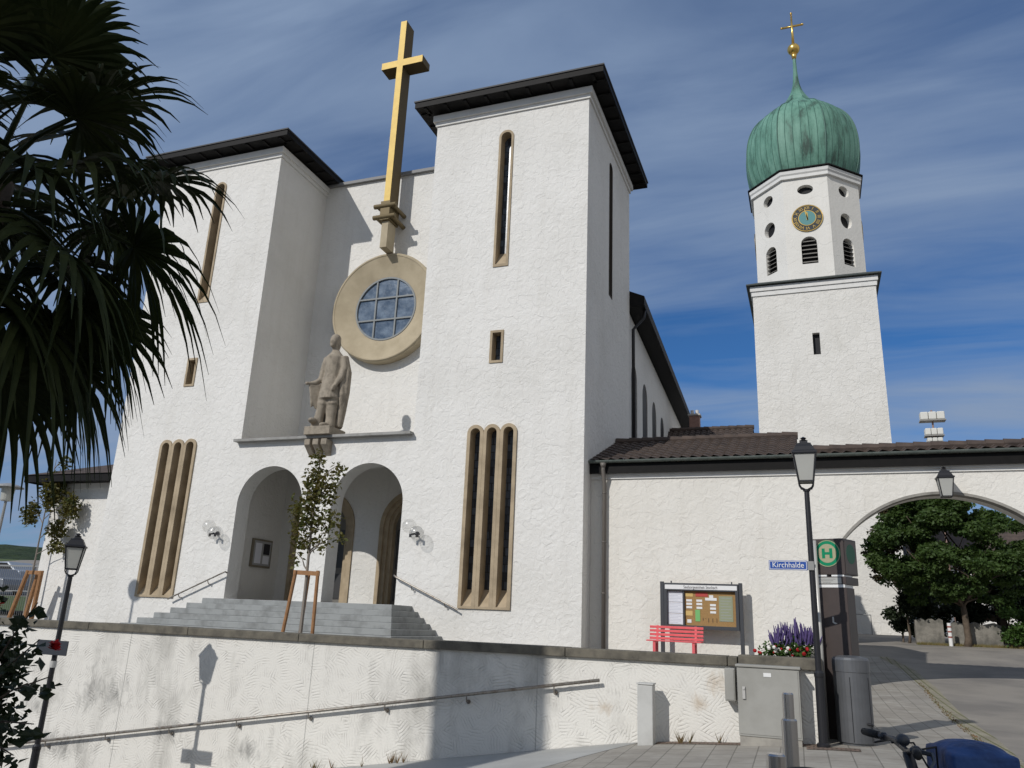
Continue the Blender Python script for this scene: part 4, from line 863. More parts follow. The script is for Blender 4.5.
b = MB(); b.add([(-0.16, EY+0.05, RZ-0.04), (-0.16, 23.76, 5.42), (-0.16, 27.5, RZ-0.04), (-0.19, EY+0.05, RZ-0.04), (-0.19, 23.76, 5.42), (-0.19, 27.5, RZ-0.04)], [(0, 1, 2), (3, 5, 4), (0, 3, 4, 1), (1, 4, 5, 2)]); b.build('gable_board', EAVE, gw)
b = MB(); b.box(CX+XO+0.006, GX1+0.2, EY+0.062, AY-0.002, 4.065, 4.115); b.box(CX+XO+0.006, GX1+0.2, EY+0.02, EY+0.058, 3.93, 4.20)
b.build('eaves', EAVE, gw)
b = MB(); prof_g = [(0.075*math.cos(a), 0.075*math.sin(a)) for a in [PI+PI*i/8 for i in range(9)]]
for side in (0, 1):
    pass
n9 = len(prof_g); vs = [(x, EY-0.06+u*(1-0.0), 4.265+v) for x in (CX+XO+0.006, GX1+0.3) for u, v in prof_g] + [(x, EY-0.06+u*0.9, 4.267+v*0.9) for x in (CX+XO+0.006, GX1+0.3) for u, v in prof_g]
b.add(vs, [(i, i+1, n9+i+1, n9+i) for i in range(n9-1)]+[(2*n9+i, 3*n9+i, 3*n9+i+1, 2*n9+i+1) for i in range(n9-1)])
gt = b.build('gutter', GUTTER, gw, recalc=False)
b = MB(); dx = CX+XO+0.40; b.tube([(dx, EY-0.06, 4.2), (dx, EY-0.06, 4.02), (dx, AY-0.10, 3.6), (dx, AY-0.10, TZ)], 0.055, 10); b.tube([(dx, EY-0.06, 4.2), (dx, EY-0.06, 4.07)], [0.09, 0.06], 10)
for z in (3.4, 2.1, 0.8): b.tube([(dx, AY-0.10, z), (dx, AY-0.10, z+0.03)], 0.065, 10)
b.build('downpipe', mat('grey_brown_pipe', (0.16, 0.145, 0.13), 0.55, metal=0.2), gw, smooth=True)

# left wing
LY = 22.2
LX0, LX1 = -26.9, CX-XO-0.003
lw2 = thing('side_wing', (-24, LY, TZ), 'low white wing with dark hipped roof at the left end of the church', 'building')
b = MB(); b.box(LX0, LX1, LY, 28, -2, 4.34); b.build('wall', WHITE, lw2)
b = MB(); b.box(LX0-0.7, LX1, LY-0.7, 28.6, 4.345, 4.42); b.box(LX0-0.75, LX1, LY-0.75, LY-0.70, 4.30, 4.56); b.box(LX0-0.75, LX0-0.70, LY-0.698, 28.6, 4.30, 4.56); b.build('eaves', EAVE, lw2)
b = MB(); b.add([(LX0-0.8, LY-0.8, 4.565), (LX1, LY-0.8, 4.565), (LX1, 25.2, 5.9), (LX0+2.3, 25.2, 5.9), (LX0-0.8, 28.7, 4.565), (LX1, 28.7, 4.565)], [(0, 1, 2, 3), (0, 3, 4), (3, 2, 5, 4)]); b.build('roof', TILE, lw2, recalc=False)
b = MB(); b.box(LX0+0.01, LX1, LY-0.05, LY-0.002, 4.15, 4.34); b.build('cornice', TRIM, lw2)

# sacristy roof and chimney seen between church and bell tower
sc_ = thing('sacristy', (-4.5, 38, 0), 'brown tiled building between the church nave and the bell tower', 'building')
b = MB(); b.box(-11, -2.4, 36.5, 43.5, -1, 8.2); b.build('wall', WHITE, sc_)
b = MB(); tiled(b, -11, -2.15, 36.2, 8.28, 38.2, 9.3); tiled(b, -11, -2.15, 40.2, 8.28, 38.2, 9.3); ridge_tiles(b, -11, -2.15, 38.2, 9.34); b.build('roof', TILE, sc_, recalc=False)
b = MB(); b.box(-11, -2.3, 36.1, 36.48, 8.05, 8.2); b.build('eaves', EAVE, sc_)
chs = MB(); chs.box(-5.2, -4.72, 38.6, 39.1, 8.6, 10.15); ch = chs.build('chimney', mat('pink_brick_chimney', (0.33, 0.20, 0.16), 0.9, var=(6, (0.24, 0.14, 0.11), 0.4, 0.7)), sc_)
b = MB(); b.box(-5.26, -4.66, 38.54, 39.16, 10.152, 10.24); b.build('chimney_cap', mat('concrete_cap', (0.42, 0.40, 0.37), 0.9), ch)
b = MB()
for x in (-5.08, -4.84): b.tube([(x, 38.85, 10.242), (x, 38.85, 10.48)], 0.08, 10)
b.build('flue', mat('white_flue', (0.6, 0.58, 0.55), 0.7), ch)

# siren mast
MX, MY = 6.27, 44
sm = thing('siren_mast', (MX, MY, 0), 'thin mast with two pale siren heads rising behind the gate roof', 'siren')
b = MB(); b.tube([(MX, MY, -0.3), (MX, MY, 11.25)], 0.045, 8); b.build('pole', mat('rusty_mast', (0.30, 0.20, 0.17), 0.6), sm)
SIR = mat('pale_siren', (0.66, 0.65, 0.60), 0.7)
for z, hw_, hh in ((10.93, 0.57, 0.20), (10.10, 0.42, 0.17), (9.68, 0.36, 0.10)):
    b = MB()
    for k in (-1, 0, 1): b.box(MX+k*hw_*0.66-hw_*0.31, MX+k*hw_*0.66+hw_*0.31, MY-0.25, MY+0.25, z-hh, z+hh)
    b.build('siren_head', SIR, sm, bevel=0.04)
    b = MB(); b.box(MX-hw_*1.04, MX+hw_*1.04, MY-0.28, MY+0.28, z-hh-0.07, z-hh-0.015); b.build('base_plate', mat('grey_siren_plate', (0.3, 0.29, 0.27), 0.7), sm)

# ------------------------------------------------------------------ retaining wall, wall rail
WY = 12.3
rt = thing('retaining_wall', (-8, WY, -2), 'long white combed render retaining wall with grey stone coping', 'wall')
WT = -0.47
b = MB(); b.box(-30, 0.04, WY, WY+0.32, -9.5, WT); b.box(-0.28, 0.04, WY+0.322, AY-0.003, -3, WT); b.build('wall', COMB, rt)
b = MB(); x = -30.0
while x < -1.1:
    x2 = min(x+2.4, -1.06); b.box(x+0.004, x2-0.004, WY-0.06, WY+0.38, WT+0.002, -0.335+0.004*math.sin(x*7)); x = x2
b.build('coping', COPING, rt, bevel=0.012)
b = MB(); b.box(-1.05, 0.06, WY-0.07, WY+0.38, WT+0.004, -0.31); b.box(-0.32, 0.06, WY+0.384, AY-0.005, WT+0.004, -0.312); b.build('coping', COPING, rt, bevel=0.012)
wr = thing('wall_handrail', (-9, WY, -1.7), 'long sloping metal handrail fixed along the retaining wall', 'handrail')
def rz_(x): return -0.77+(x+3.06)*(1.91/11.88)
b = MB(); b.tube([(-3.05, WY-0.10, rz_(-3.05)), (-16.5, WY-0.10, rz_(-16.5))], 0.024, 8); b.build('rail', RAILM, wr, smooth=True)
x = -3.75
while x > -16.3:
    b = MB(); z = rz_(x); b.tube([(x, WY-0.002, z-0.11), (x, WY-0.09, z-0.10), (x, WY-0.10, z-0.02)], 0.011, 6); b.tube([(x, WY-0.002, z-0.11), (x, WY-0.016, z-0.11)], 0.035, 10); b.build('bracket', RAILM, wr); x -= 1.42

# ------------------------------------------------------------------ foliage helpers
def leaves(mb, spots, n, size, rnd, droop=0.0, asp=0.5):
    """n leaf blades spread through ellipsoids (c, (rx,ry,rz)), each a folded diamond"""
    wts = [c[1][0]*c[1][1]*c[1][2] for c in spots]; tot = sum(wts)
    for (c, r), wt in zip(spots, wts):
        for _ in range(max(1, int(n*wt/tot))):
            while True:
                q = Vector((rnd.uniform(-1, 1), rnd.uniform(-1, 1), rnd.uniform(-1, 1)))
                if q.length <= 1: break
            q = q*(0.55+0.45*rnd.random()) if q.length > 0.6 else q
            p = Vector(c)+Vector((q.x*r[0], q.y*r[1], q.z*r[2]))
            d = Vector((rnd.gauss(0, 1), rnd.gauss(0, 1), rnd.gauss(0, 0.6)-droop)).normalized()
            s_ = d.cross(Vector((rnd.gauss(0, 1), rnd.gauss(0, 1), rnd.gauss(0, 1)))).normalized(); nn = d.cross(s_)
            L = size*rnd.uniform(0.6, 1.3); wd = L*asp
            mb.add([p, p+d*L*0.5+s_*wd*0.5+nn*wd*0.15, p+d*L, p+d*L*0.5-s_*wd*0.5+nn*wd*0.15], [(0, 1, 2), (0, 2, 3)])
def branchy(mb, base, tips, r0, rnd, wob=0.15):
    base = Vector(base)
    for t in tips:
        t = Vector(t); pts = []; n = 5
        for i in range(n+1):
            f = i/n; p = base.lerp(t, f)+Vector((rnd.uniform(-wob, wob), rnd.uniform(-wob, wob), 0))*math.sin(PI*f); p.z += 0.25*math.sin(PI*f)*(t-base).length*0.2; pts.append(p)
        mb.tube(pts, [r0*(1-0.8*i/n) for i in range(n+1)], 6)

# ------------------------------------------------------------------ street lamps
def lantern(root, x, y, z0, sc, rot=0.0):
    """four sided lantern; z0 = bottom of glass"""
    s = sc; a, b_ = 0.098*s, 0.150*s; h = 0.40*s; cr_, sr_ = math.cos(rot), math.sin(rot)
    fr = MB()
    cb = [Vector((x+(i*cr_-j*sr_)*a, y+(i*sr_+j*cr_)*a, z0)) for i, j in ((-1, -1), (1, -1), (1, 1), (-1, 1))]; ct = [Vector((x+(i*cr_-j*sr_)*b_, y+(i*sr_+j*cr_)*b_, z0+h)) for i, j in ((-1, -1), (1, -1), (1, 1), (-1, 1))]
    for i in range(4):
        j = (i+1) % 4
        fr.tube([cb[i], ct[i]], 0.013*s, 5); fr.tube([cb[i], cb[j]], 0.014*s, 5); fr.tube([ct[i], ct[j]], 0.018*s, 5)
    fr.build('lantern_frame', BLACKM, root)
    gl = MB(); k = 0.97
    gb = [Vector((x+(v.x-x)*k, y+(v.y-y)*k, v.z+0.004)) for v in cb]; gt_ = [Vector((x+(v.x-x)*k, y+(v.y-y)*k, v.z-0.004)) for v in ct]
    gl.add(gb+gt_, [(0, 1, 5, 4), (1, 2, 6, 5), (2, 3, 7, 6), (3, 0, 4, 7), (0, 3, 2, 1)]); gl.build('lantern_glass', FROST, root)
    rf = MB(); zt = z0+h; rr_ = math.sqrt(2)
    rf.lathe([(b_*1.16*rr_, zt), (b_*1.16*rr_, zt+0.025*s), (b_*0.98*rr_, zt+0.04*s), (b_*0.80*rr_, zt+0.10*s), (b_*0.66*rr_, zt+0.135*s), (b_*0.66*rr_, zt+0.15*s), (b_*0.38*rr_, zt+0.165*s), (b_*0.30*rr_, zt+0.195*s)], (x, y, 0), 4, 'z', PI/4+rot)
    rf.lathe([(0.055*s, zt+0.19*s), (0.06*s, zt+0.205*s), (0.025*s, zt+0.22*s), (0.045*s, zt+0.24*s), (0.0, zt+0.265*s)], (x, y, 0), 10)
    rf.build('lantern_roof', BLACKM, root)
def lamp_post(x, y, zg, zglass, sc, label, rot=0.0):
    t = thing('street_lamp', (x, y, zg), label, 'street lamp', 'black lantern street lamps')
    b = MB(); zt = zglass-0.14*sc
    b.lathe([(0.085, zg), (0.085, zg+0.04), (0.060, zg+0.06), (0.058, zg+0.86), (0.064, zg+0.88), (0.064, zg+0.92), (0.042, zg+0.95), (0.040, zg+2.2), (0.035, zt), (0.05, zt+0.005), (0.05, zt+0.03), (0.03, zt+0.035)], (x, y, 0), 16)
    b.build('post', BLACKM if sc else BLACKM, t, smooth=False)
    b = MB()
    for i, j in ((-1, -1), (1, -1), (1, 1), (-1, 1)): ui, uj = i*math.cos(rot)-j*math.sin(rot), i*math.sin(rot)+j*math.cos(rot); b.tube([(x, y, zt+0.02), (x+ui*0.07*sc, y+uj*0.07*sc, zt+0.05*sc), (x+ui*0.095*sc, y+uj*0.095*sc, zt+0.10*sc), (x+ui*0.10*sc, y+uj*0.10*sc, zglass)], 0.011*sc, 6)
    b.build('lantern_bracket', BLACKM, t)
    lantern(t, x, y, zglass, sc, rot)
    return t
la = lamp_post(0.01, 12.02, gz(0.01, 12.02), 2.10, 1.0, 'black lantern street lamp on the pavement beside the bus stop pillar')
lamp_post(-11.37, 10.0, gz(-11.37, 10.0), 0.54, 0.88, 'black lantern street lamp in front of the left part of the retaining wall', 0.72)
t = thing('plate', (-11.37, 9.92, -0.67), 'small grey metal plate clamped to the left street lamp post', 'plate')
b = MB(); b.box(-11.69, -11.03, 9.90, 9.915, -0.79, -0.57); b.build('panel', mat('grey_plate', (0.035, 0.04, 0.05), 0.6), t, bevel=0.004)
b = MB(); b.tube([(-11.37, 10, -0.70), (-11.37, 10, -0.64)], 0.058, 14); b.box(-11.41, -11.33, 9.916, 9.96, -0.70, -0.64); b.build('clamp', ZINC, t)
t = thing('sticker', (-11.37, 9.95, -0.93), 'small pale sticker wrapped round the left street lamp post', 'sticker')
b = MB(); b.tube([(-11.37, 10, -0.98), (-11.37, 10, -0.88)], 0.05, 14, cap=False); tag(b.build('film', POSTG, t))
t = thing('wall_lantern', (3.03, AY, 3.75), 'black lantern hanging from a wall bracket above the road arch', 'lantern')
lantern(t, 3.03, AY-0.32, 3.17, 1.06)
b = MB(); b.tube([(3.03, AY-0.003, 3.66), (3.03, AY-0.10, 3.72), (3.03, AY-0.24, 3.72), (3.03, AY-0.32, 3.66), (3.03, AY-0.32, 3.58)], 0.018, 8); b.tube([(3.03, AY-0.003, 3.45), (3.03, AY-0.14, 3.5), (3.03, AY-0.2, 3.62), (3.03, AY-0.12, 3.7)], 0.013, 6); b.box(2.98, 3.08, AY-0.02, AY-0.003, 3.38, 3.76); b.build('bracket', BLACKM, t)
t = thing('mushroom_lamp', (-26.4, 20, TZ), 'flat disc topped street lamp at the far left edge behind the young tree', 'street lamp')
b = MB(); b.tube([(-26.45, 20, TZ), (-26.45, 20, 3.35)], [0.07, 0.045], 10); b.build('pole', ZINC, t)
b = MB(); b.lathe([(0.48, 3.83), (0.47, 3.86), (0.3, 3.93), (0.1, 3.98), (0.0, 3.99)], (-26.45, 20, 0), 24); b.build('shade', mat('grey_shade', (0.3, 0.3, 0.3), 0.5), t)
b = MB(); b.lathe([(0.16, 3.36), (0.18, 3.4), (0.22, 3.83)], (-26.45, 20, 0), 16); b.build('diffuser', FROST, t)

# ------------------------------------------------------------------ street name sign, bus stop pillar, bin
t = thing('street_sign', (0.0, 12.0, 0.92), 'blue enamel street name sign reading Kirchhalde on the right lamp post', 'street sign')
b = MB(); b.box(-0.555, -0.045, 11.955, 11.968, 0.855, 0.985); b.build('panel', BLUES, t, bevel=0.003)
b = MB(); fnS = facY(11.952); b.ring(rect(-0.547, -0.053, 0.863, 0.977), rect(-0.540, -0.060, 0.870, 0.970), fnS, 0, 0.0035); b.build('white_border', WHT, t)
text('Kirchhalde', 0.105, upright(-0.30, 11.9515, 0.922, 0, 0.93), t, WHT)
b = MB(); b.box(-0.05, 0.04, 11.96, 11.975, 0.86, 0.98); b.tube([(0.01, 12.02, 0.90), (0.01, 12.02, 0.94)], 0.052, 14); b.build('clamp', ZINC, t)
ra = math.radians(-24); SXc, SYc = 0.275, 12.24; sz0 = gz(0.3, 12.1)
t = thing('bus_stop_pillar', (SXc, SYc, sz0), 'dark brown bus stop pillar with a round green H sign', 'bus stop sign')
rmS = Matrix.Translation((SXc, SYc, 0)) @ Matrix.Rotation(ra, 4, 'Z')
def sbox(mb, x0, x1, y0, y1, z0, z1):
    vs = [rmS @ Vector((x, y, z)) for z in (z0, z1) for y in (y0, y1) for x in (x0, x1)]
    return mb.add(vs, [(0, 2, 3, 1), (4, 5, 7, 6), (0, 1, 5, 4), (2, 6, 7, 3), (0, 4, 6, 2), (1, 3, 7, 5)])
b = MB(); sbox(b, -0.20, 0.20, -0.12, 0.12, sz0-0.05, 0.62); b.build('lower_panel', BROWNM, t, bevel=0.008)
b = MB(); sbox(b, -0.205, 0.205, -0.13, 0.26, 0.80, 1.31); b.build('sign_box', BROWNM, t, bevel=0.008)
b = MB(); sbox(b, -0.205, 0.205, -0.13, 0.25, 0.665, 0.772); b.build('info_box', BROWNM, t, bevel=0.006)
b = MB(); sbox(b, -0.185, 0.185, -0.128, 0.12, 0.622, 0.663); sbox(b, -0.185, -0.03, -0.128, 0.12, 0.774, 0.798); sbox(b, 0.03, 0.185, -0.128, 0.12, 0.774, 0.798); b.build('pale_spacer', WHT, t)
b = MB(); sbox(b, -0.15, 0.15, -0.1345, -0.131, 0.675, 0.76); b.build('line_plate', mat('grey_line_plate', (0.42, 0.42, 0.40), 0.5), t)
b = MB()
for k in range(3): sbox(b, -0.12+0.02*k, 0.08-0.03*k, -0.1365, -0.1348, 0.735-0.022*k, 0.741-0.022*k)
b.build('route_line', mat('pale_route_line', (0.25, 0.25, 0.24), 0.6), t)
def fS(u, v, d): return tuple(rmS @ Vector((u, -0.1305-d, v)))
b = MB(); b.prism(oval(0, 1.10, 0.165, 0.1922, 40), fS, 0, 0.004); hs = b.build('round_sign', GREENS, t)
b = MB(); b.ring(oval(0, 1.10, 0.162, 0.1887, 40), oval(0, 1.10, 0.152, 0.1771, 40), fS, 0.0042, 0.006); b.prism(oval(0, 1.10, 0.115, 0.1340, 40), fS, 0.0042, 0.006); b.build('yellow_field', YELS, hs)
b = MB()
for u in (-0.047, 0.047): b.prism(rect(u-0.019, u+0.019, 1.03, 1.17), fS, 0.0062, 0.008)
b.prism(rect(-0.0275, 0.0275, 1.082, 1.118), fS, 0.0062, 0.008); b.build('letter_h', GREENS, hs)
def fS2(u, v, d): return tuple(rmS @ Vector((0.2065+d, u, v)))
b = MB(); b.prism(rect(-0.10, 0.23, 0.82, 1.28), fS2, 0, 0.003); sp_ = b.build('side_panel', mat('grey_side_panel', (0.13, 0.11, 0.10), 0.5), t)
b = MB(); b.prism(oval(0.065, 1.10, 0.13, 0.14, 24), fS2, 0.0032, 0.005); b.build('side_emblem', mat('dark_green_sign', (0.02, 0.12, 0.07), 0.5), sp_)
b = MB(); b.prism([(0.03, 0.12), (0.05, 0.12), (0.05, 0.05), (0.09, 0.03), (0.06, 0.02), (0.03, 0.04)], lambda u, v, d: fS(u-0.03, v+0.1, -0.0095+d), 0, 0.003); b.build('peeling_sticker', POSTG, t)
b = MB(); b.tube([(0.075, 12.10, sz0-0.02), (0.075, 12.10, 1.28)], 0.026, 10); b.build('aluminium_post', mat('pale_aluminium', (0.5, 0.49, 0.46), 0.45, metal=0.3), t, smooth=True)
t.location = (0.305, 13.03, sz0); t.scale = (1.2, 1.1, 1.03)
bx_, by_ = 0.43, 12.52; bz = gz(bx_, by_)
t = thing('litter_bin', (bx_, by_, bz), 'tall round dark grey metal litter bin in front of the bus stop pillar', 'litter bin')
b = MB(); b.lathe([(0.215, bz), (0.215, bz+0.03), (0.236, bz+0.035), (0.236, bz+0.92), (0.243, bz+0.925), (0.243, bz+1.08), (0.225, bz+1.11), (0.14, bz+1.132), (0.0, bz+1.14)], (bx_, by_, 0), 32); b.build('body', BING, t, smooth=False)
b = MB(); a0 = -PI/2-0.15
for (a, z0, z1) in ((a0, 0.05, 0.86), (a0+1.15, 0.05, 0.86)):
    c0 = Vector((bx_+0.2375*math.cos(a), by_+0.2375*math.sin(a), 0)); b.tube([c0+Vector((0, 0, bz+z0)), c0+Vector((0, 0, bz+z1))], 0.005, 5)
b.build('door_seam', BLACKM, t)
b = MB(); a = a0+0.85; c0 = Vector((bx_+0.242*math.cos(a), by_+0.242*math.sin(a), bz+0.28)); b.tube([c0, c0+Vector((0.03, -0.02, 0)), c0+Vector((0.05, 0, -0.01))], 0.018, 8); b.build('latch', BLACKM, t)

# ------------------------------------------------------------------ cabinet, post, bollards
cz = gz(-0.6, 11.95)
t = thing('utility_cabinet', (-0.64, 12.05, cz), 'weathered grey utility cabinet standing against the retaining wall', 'cabinet')
b = MB(); b.box(-1.04, -0.25, 11.97, 12.27, cz-0.06, cz+0.10); b.build('plinth', mat('concrete_plinth', (0.36, 0.34, 0.30), 0.9, var=(6, (0.26, 0.245, 0.22), 0.4, 0.7)), t, bevel=0.006)
b = MB(); b.box(-1.05, -0.24, 11.96, 12.28, cz+0.102, -0.46); b.build('body', CABG, t, bevel=0.008)
b = MB(); b.box(-1.07, -0.22, 11.94, 12.285, -0.458, -0.425); b.build('lid', CABG, t, bevel=0.008)
b = MB(); b.box(-1.035, -0.26, 11.953, 11.959, cz+0.13, -0.48); b.build('door', CABG, t, bevel=0.003)
b = MB(); b.box(-0.985, -0.945, 11.93, 11.952, -0.87, -0.71); b.tube([(-0.965, 11.94, -0.74), (-0.965, 11.92, -0.74)], 0.014, 8); b.build('handle', mat('pale_handle', (0.45, 0.44, 0.42), 0.5), t, bevel=0.005)
b = MB(); b.box(-0.70, -0.60, 11.947, 11.952, -0.57, -0.52); b.build('label_plate', WHT, t)
t = thing('junction_box', (-1.15, 12.25, -0.8), 'small grey junction box on the retaining wall beside the utility cabinet', 'box')
b = MB(); b.box(-1.23, -1.09, 12.08, WY-0.003, -0.92, -0.49); b.build('housing', CABG, t, bevel=0.008)
b = MB(); b.box(-1.215, -1.105, 12.073, 12.079, -0.905, -0.505); b.build('cover', CABG, t, bevel=0.003)
pz = gz(-2.3, 12.05)
t = thing('cable_post', (-2.3, 12.1, pz), 'slim pale grey cable post standing against the retaining wall', 'post')
b = MB(); b.box(-2.43, -2.21, 11.93, 12.14, pz-0.1, -0.775); b.build('housing', POSTG, t, bevel=0.012)
b = MB(); b.box(-2.44, -2.20, 11.92, 12.15, -0.773, -0.75); b.build('cap', POSTG, t, bevel=0.006)
for (x, y, zt, two, lab) in ((-0.235, 7.0, -0.44, True, 'tall stainless steel bollard with a narrower top section'), (-0.285, 5.75, -0.73, False, 'short plain stainless steel bollard nearest the camera')):
    zg = gz(x, y)
    t = thing('bollard', (x, y, zg), lab, 'bollard', 'steel bollards on the pavement')
    b = MB()
    zc_ = zt-0.19 if two else zt
    b.lathe([(0.06, zg-0.02), (0.06, zc_-0.012), (0.05, zc_), (0.0, zc_+0.001)], (x, y, 0), 24); b.build('sleeve', STEEL, t, smooth=False)
    b = MB()
    if two: b.lathe([(0.043, zc_), (0.043, zt-0.012), (0.034, zt), (0.0, zt+0.001)], (x, y, 0), 24); b.build('top_section', STEEL, t)
    b = MB(); b.lathe([(0.085, zg), (0.085, zg+0.012), (0.062, zg+0.014)], (x, y, 0), 24); b.build('floor_ring', STEEL, t)

# ------------------------------------------------------------------ bench, notice board, flower bed on the terrace
BYc = 19.55; bx0, bx1 = -3.72, -2.46
t = thing('bench', ((bx0+bx1)/2, BYc, TZ), 'red slatted bench on the terrace below the notice board', 'bench')
for k in range(4):
    b = MB(); z = -0.245+k*0.085; b.box(bx0, bx1, BYc+0.22+0.012*k, BYc+0.245+0.012*k, z, z+0.058); b.build('back_slat', RED, t, bevel=0.006)
for k in range(4):
    b = MB(); y = BYc-0.22+k*0.105; b.box(bx0, bx1, y, y+0.085, -0.285, -0.255); b.build('seat_slat', RED, t, bevel=0.006)
for x in (bx0+0.18, bx1-0.18):
    b = MB(); b.box(x-0.03, x+0.03, BYc-0.2, BYc-0.13, TZ, -0.287); b.box(x-0.03, x+0.03, BYc-0.129, BYc+0.2, -0.33, -0.287); b.box(x-0.03, x+0.03, BYc+0.13, BYc+0.2, TZ, -0.331); b.build('leg', RED, t)
    b = MB(); b.bar((x, BYc+0.225, -0.30), (x, BYc+0.285, 0.075), 0.05, 0.03, (0, 1, 0)); b.build('back_support', RED, t)
NYc = 20.40; nx0, nx1, nz0, nz1 = -3.545, -1.65, 0.02, 1.10
t = thing('notice_board', ((nx0+nx1)/2, NYc, TZ), 'glazed grey notice board on two posts with pinned papers', 'notice board')
for x in (nx0+0.03, nx1+0.02):
    b = MB(); b.box(x-0.045, x+0.045, NYc-0.04, NYc+0.05, TZ, nz1+0.03); b.build('post', GREYM, t, bevel=0.006)
b = MB(); x0, x1 = nx0+0.08, nx1-0.03
b.box(x0, x1, NYc+0.02, NYc+0.05, nz0, nz1); b.build('back_panel', CORK, t)
b = MB(); b.ring(rect(x0, x1, nz0, nz1), rect(x0+0.075, x1-0.075, nz0+0.085, nz1-0.185), facY(NYc-0.07), 0, 0.089); fr = b.build('frame', GREYM, t, bevel=0.006, recalc=True)
b = MB(); b.box(x0+0.03, x1-0.03, NYc-0.076, NYc-0.071, nz1-0.15, nz1-0.045); hd = b.build('header_strip', WHT, fr)
text('Seelsorgeeinheit Stockach', 0.105, upright((x0+x1)/2, NYc-0.0775, nz1-0.098, 0, 0.74), hd, INK)
for x in (x0+0.18, x1-0.15):
    b = MB(); b.box(x-0.015, x+0.015, NYc-0.03, NYc, nz1, nz1+0.05); b.build('lug', GREYM, fr)
def card(xa, xb, za, zb, m, nm, lines=0):
    b = MB(); X = lambda f: x0+0.08+f*(x1-x0-0.16); Z = lambda f: nz0+0.09+f*(nz1-nz0-0.28)
    b.box(X(xa), X(xb), NYc+0.012, NYc+0.0185, Z(za), Z(zb)); o = b.build(nm, m, t)
    if lines:
        q = MB()
        for i in range(lines):
            zz = Z(zb-(zb-za)*(i+0.7)/lines); q.box(X(xa+(xb-xa)*0.12), X(xb-(xb-xa)*(0.12+0.2*(i % 3 == 2))), NYc+0.0095, NYc+0.0118, zz-0.006, zz)
        q.build('print', mat('grey_print', (0.4, 0.42, 0.48), 0.8), o)
for i in range(3): card(0.0, 0.225, 0.01+0.33*i, 0.33+0.33*i, PAPER, 'paper_sheet', 7)
b = MB(); xx = x0+0.08+0.243*(x1-x0-0.16); b.box(xx-0.02, xx+0.02, NYc-0.04, NYc+0.0195, nz0+0.087, nz1-0.187); b.build('divider', GREYM, fr)
card(0.42, 0.60, 0.85, 0.97, PRED, 'red_card'); card(0.27, 0.38, 0.84, 0.94, PYEL, 'yellow_card'); card(0.27, 0.37, 0.28, 0.42, PYEL, 'yellow_card')
for (xa, zs) in ((0.28, (0.74, 0.64, 0.54)), (0.43, (0.74, 0.64, 0.53)), (0.63, (0.62, 0.52, 0.41))):
    for z in zs: card(xa, xa+0.085, z-0.045, z+0.02, WHT, 'white_slip')
card(0.41, 0.48, 0.12, 0.46, PGREEN, 'green_leaflet'); card(0.29, 0.35, 0.07, 0.17, WHT, 'white_slip'); card(0.56, 0.73, 0.74, 0.82, WHT, 'white_slip'); card(0.62, 0.68, 0.82, 0.90, WHT, 'white_slip'); card(0.76, 0.96, 0.14, 0.88, PGREY, 'grey_green_poster', 9)
for xa in (0.52, 0.56, 0.60, 0.66, 0.72): card(xa, xa+0.006, 0.10+0.05*(int(xa*100) % 3), 0.22, INK, 'pin')
rnd = random.Random(3)
fx_, fy_ = -0.36, 12.95
t = thing('flower_bed', (fx_, fy_, -0.34), 'purple lavender with red and white flowers behind the wall coping', 'flowers')
b = MB(); b.box(-0.82, -0.34, 12.75, 13.3, -0.75, -0.36); b.build('planter', COPING, t)
b = MB(); leaves(b, [((-0.55, 13.0, -0.24), (0.30, 0.25, 0.14)), ((-0.25, 12.95, -0.2), (0.30, 0.22, 0.16))], 900, 0.07, rnd); b.build('foliage', HEDGE, t, recalc=False)
b = MB()
for _ in range(170):
    x, y = rnd.uniform(-0.58, 0.0), rnd.uniform(12.8, 13.15); h = rnd.uniform(0.10, 0.40)*(1-0.5*abs(x+0.28)/0.4); p = Vector((x, y, -0.25)); q = p+Vector((rnd.uniform(-0.1, 0.1), rnd.uniform(-0.06, 0.06), h+0.1)); b.tube([p.lerp(q, 0.45), p.lerp(q, 0.75), q], [0.009, 0.012, 0.004], 4)
b.build('lavender_spikes', LAV, t)
for nm, mm, n, xr in (('red_blossoms', REDF, 16, (-0.86, -0.1)), ('white_blossoms', WHF, 9, (-0.7, -0.2))):
    b = MB()
    for _ in range(n): b.ball((rnd.uniform(*xr), rnd.uniform(12.66, 12.9), rnd.uniform(-0.36, -0.18)), rnd.uniform(0.014, 0.03), 6, 4)
    b.build(nm, mm, t)

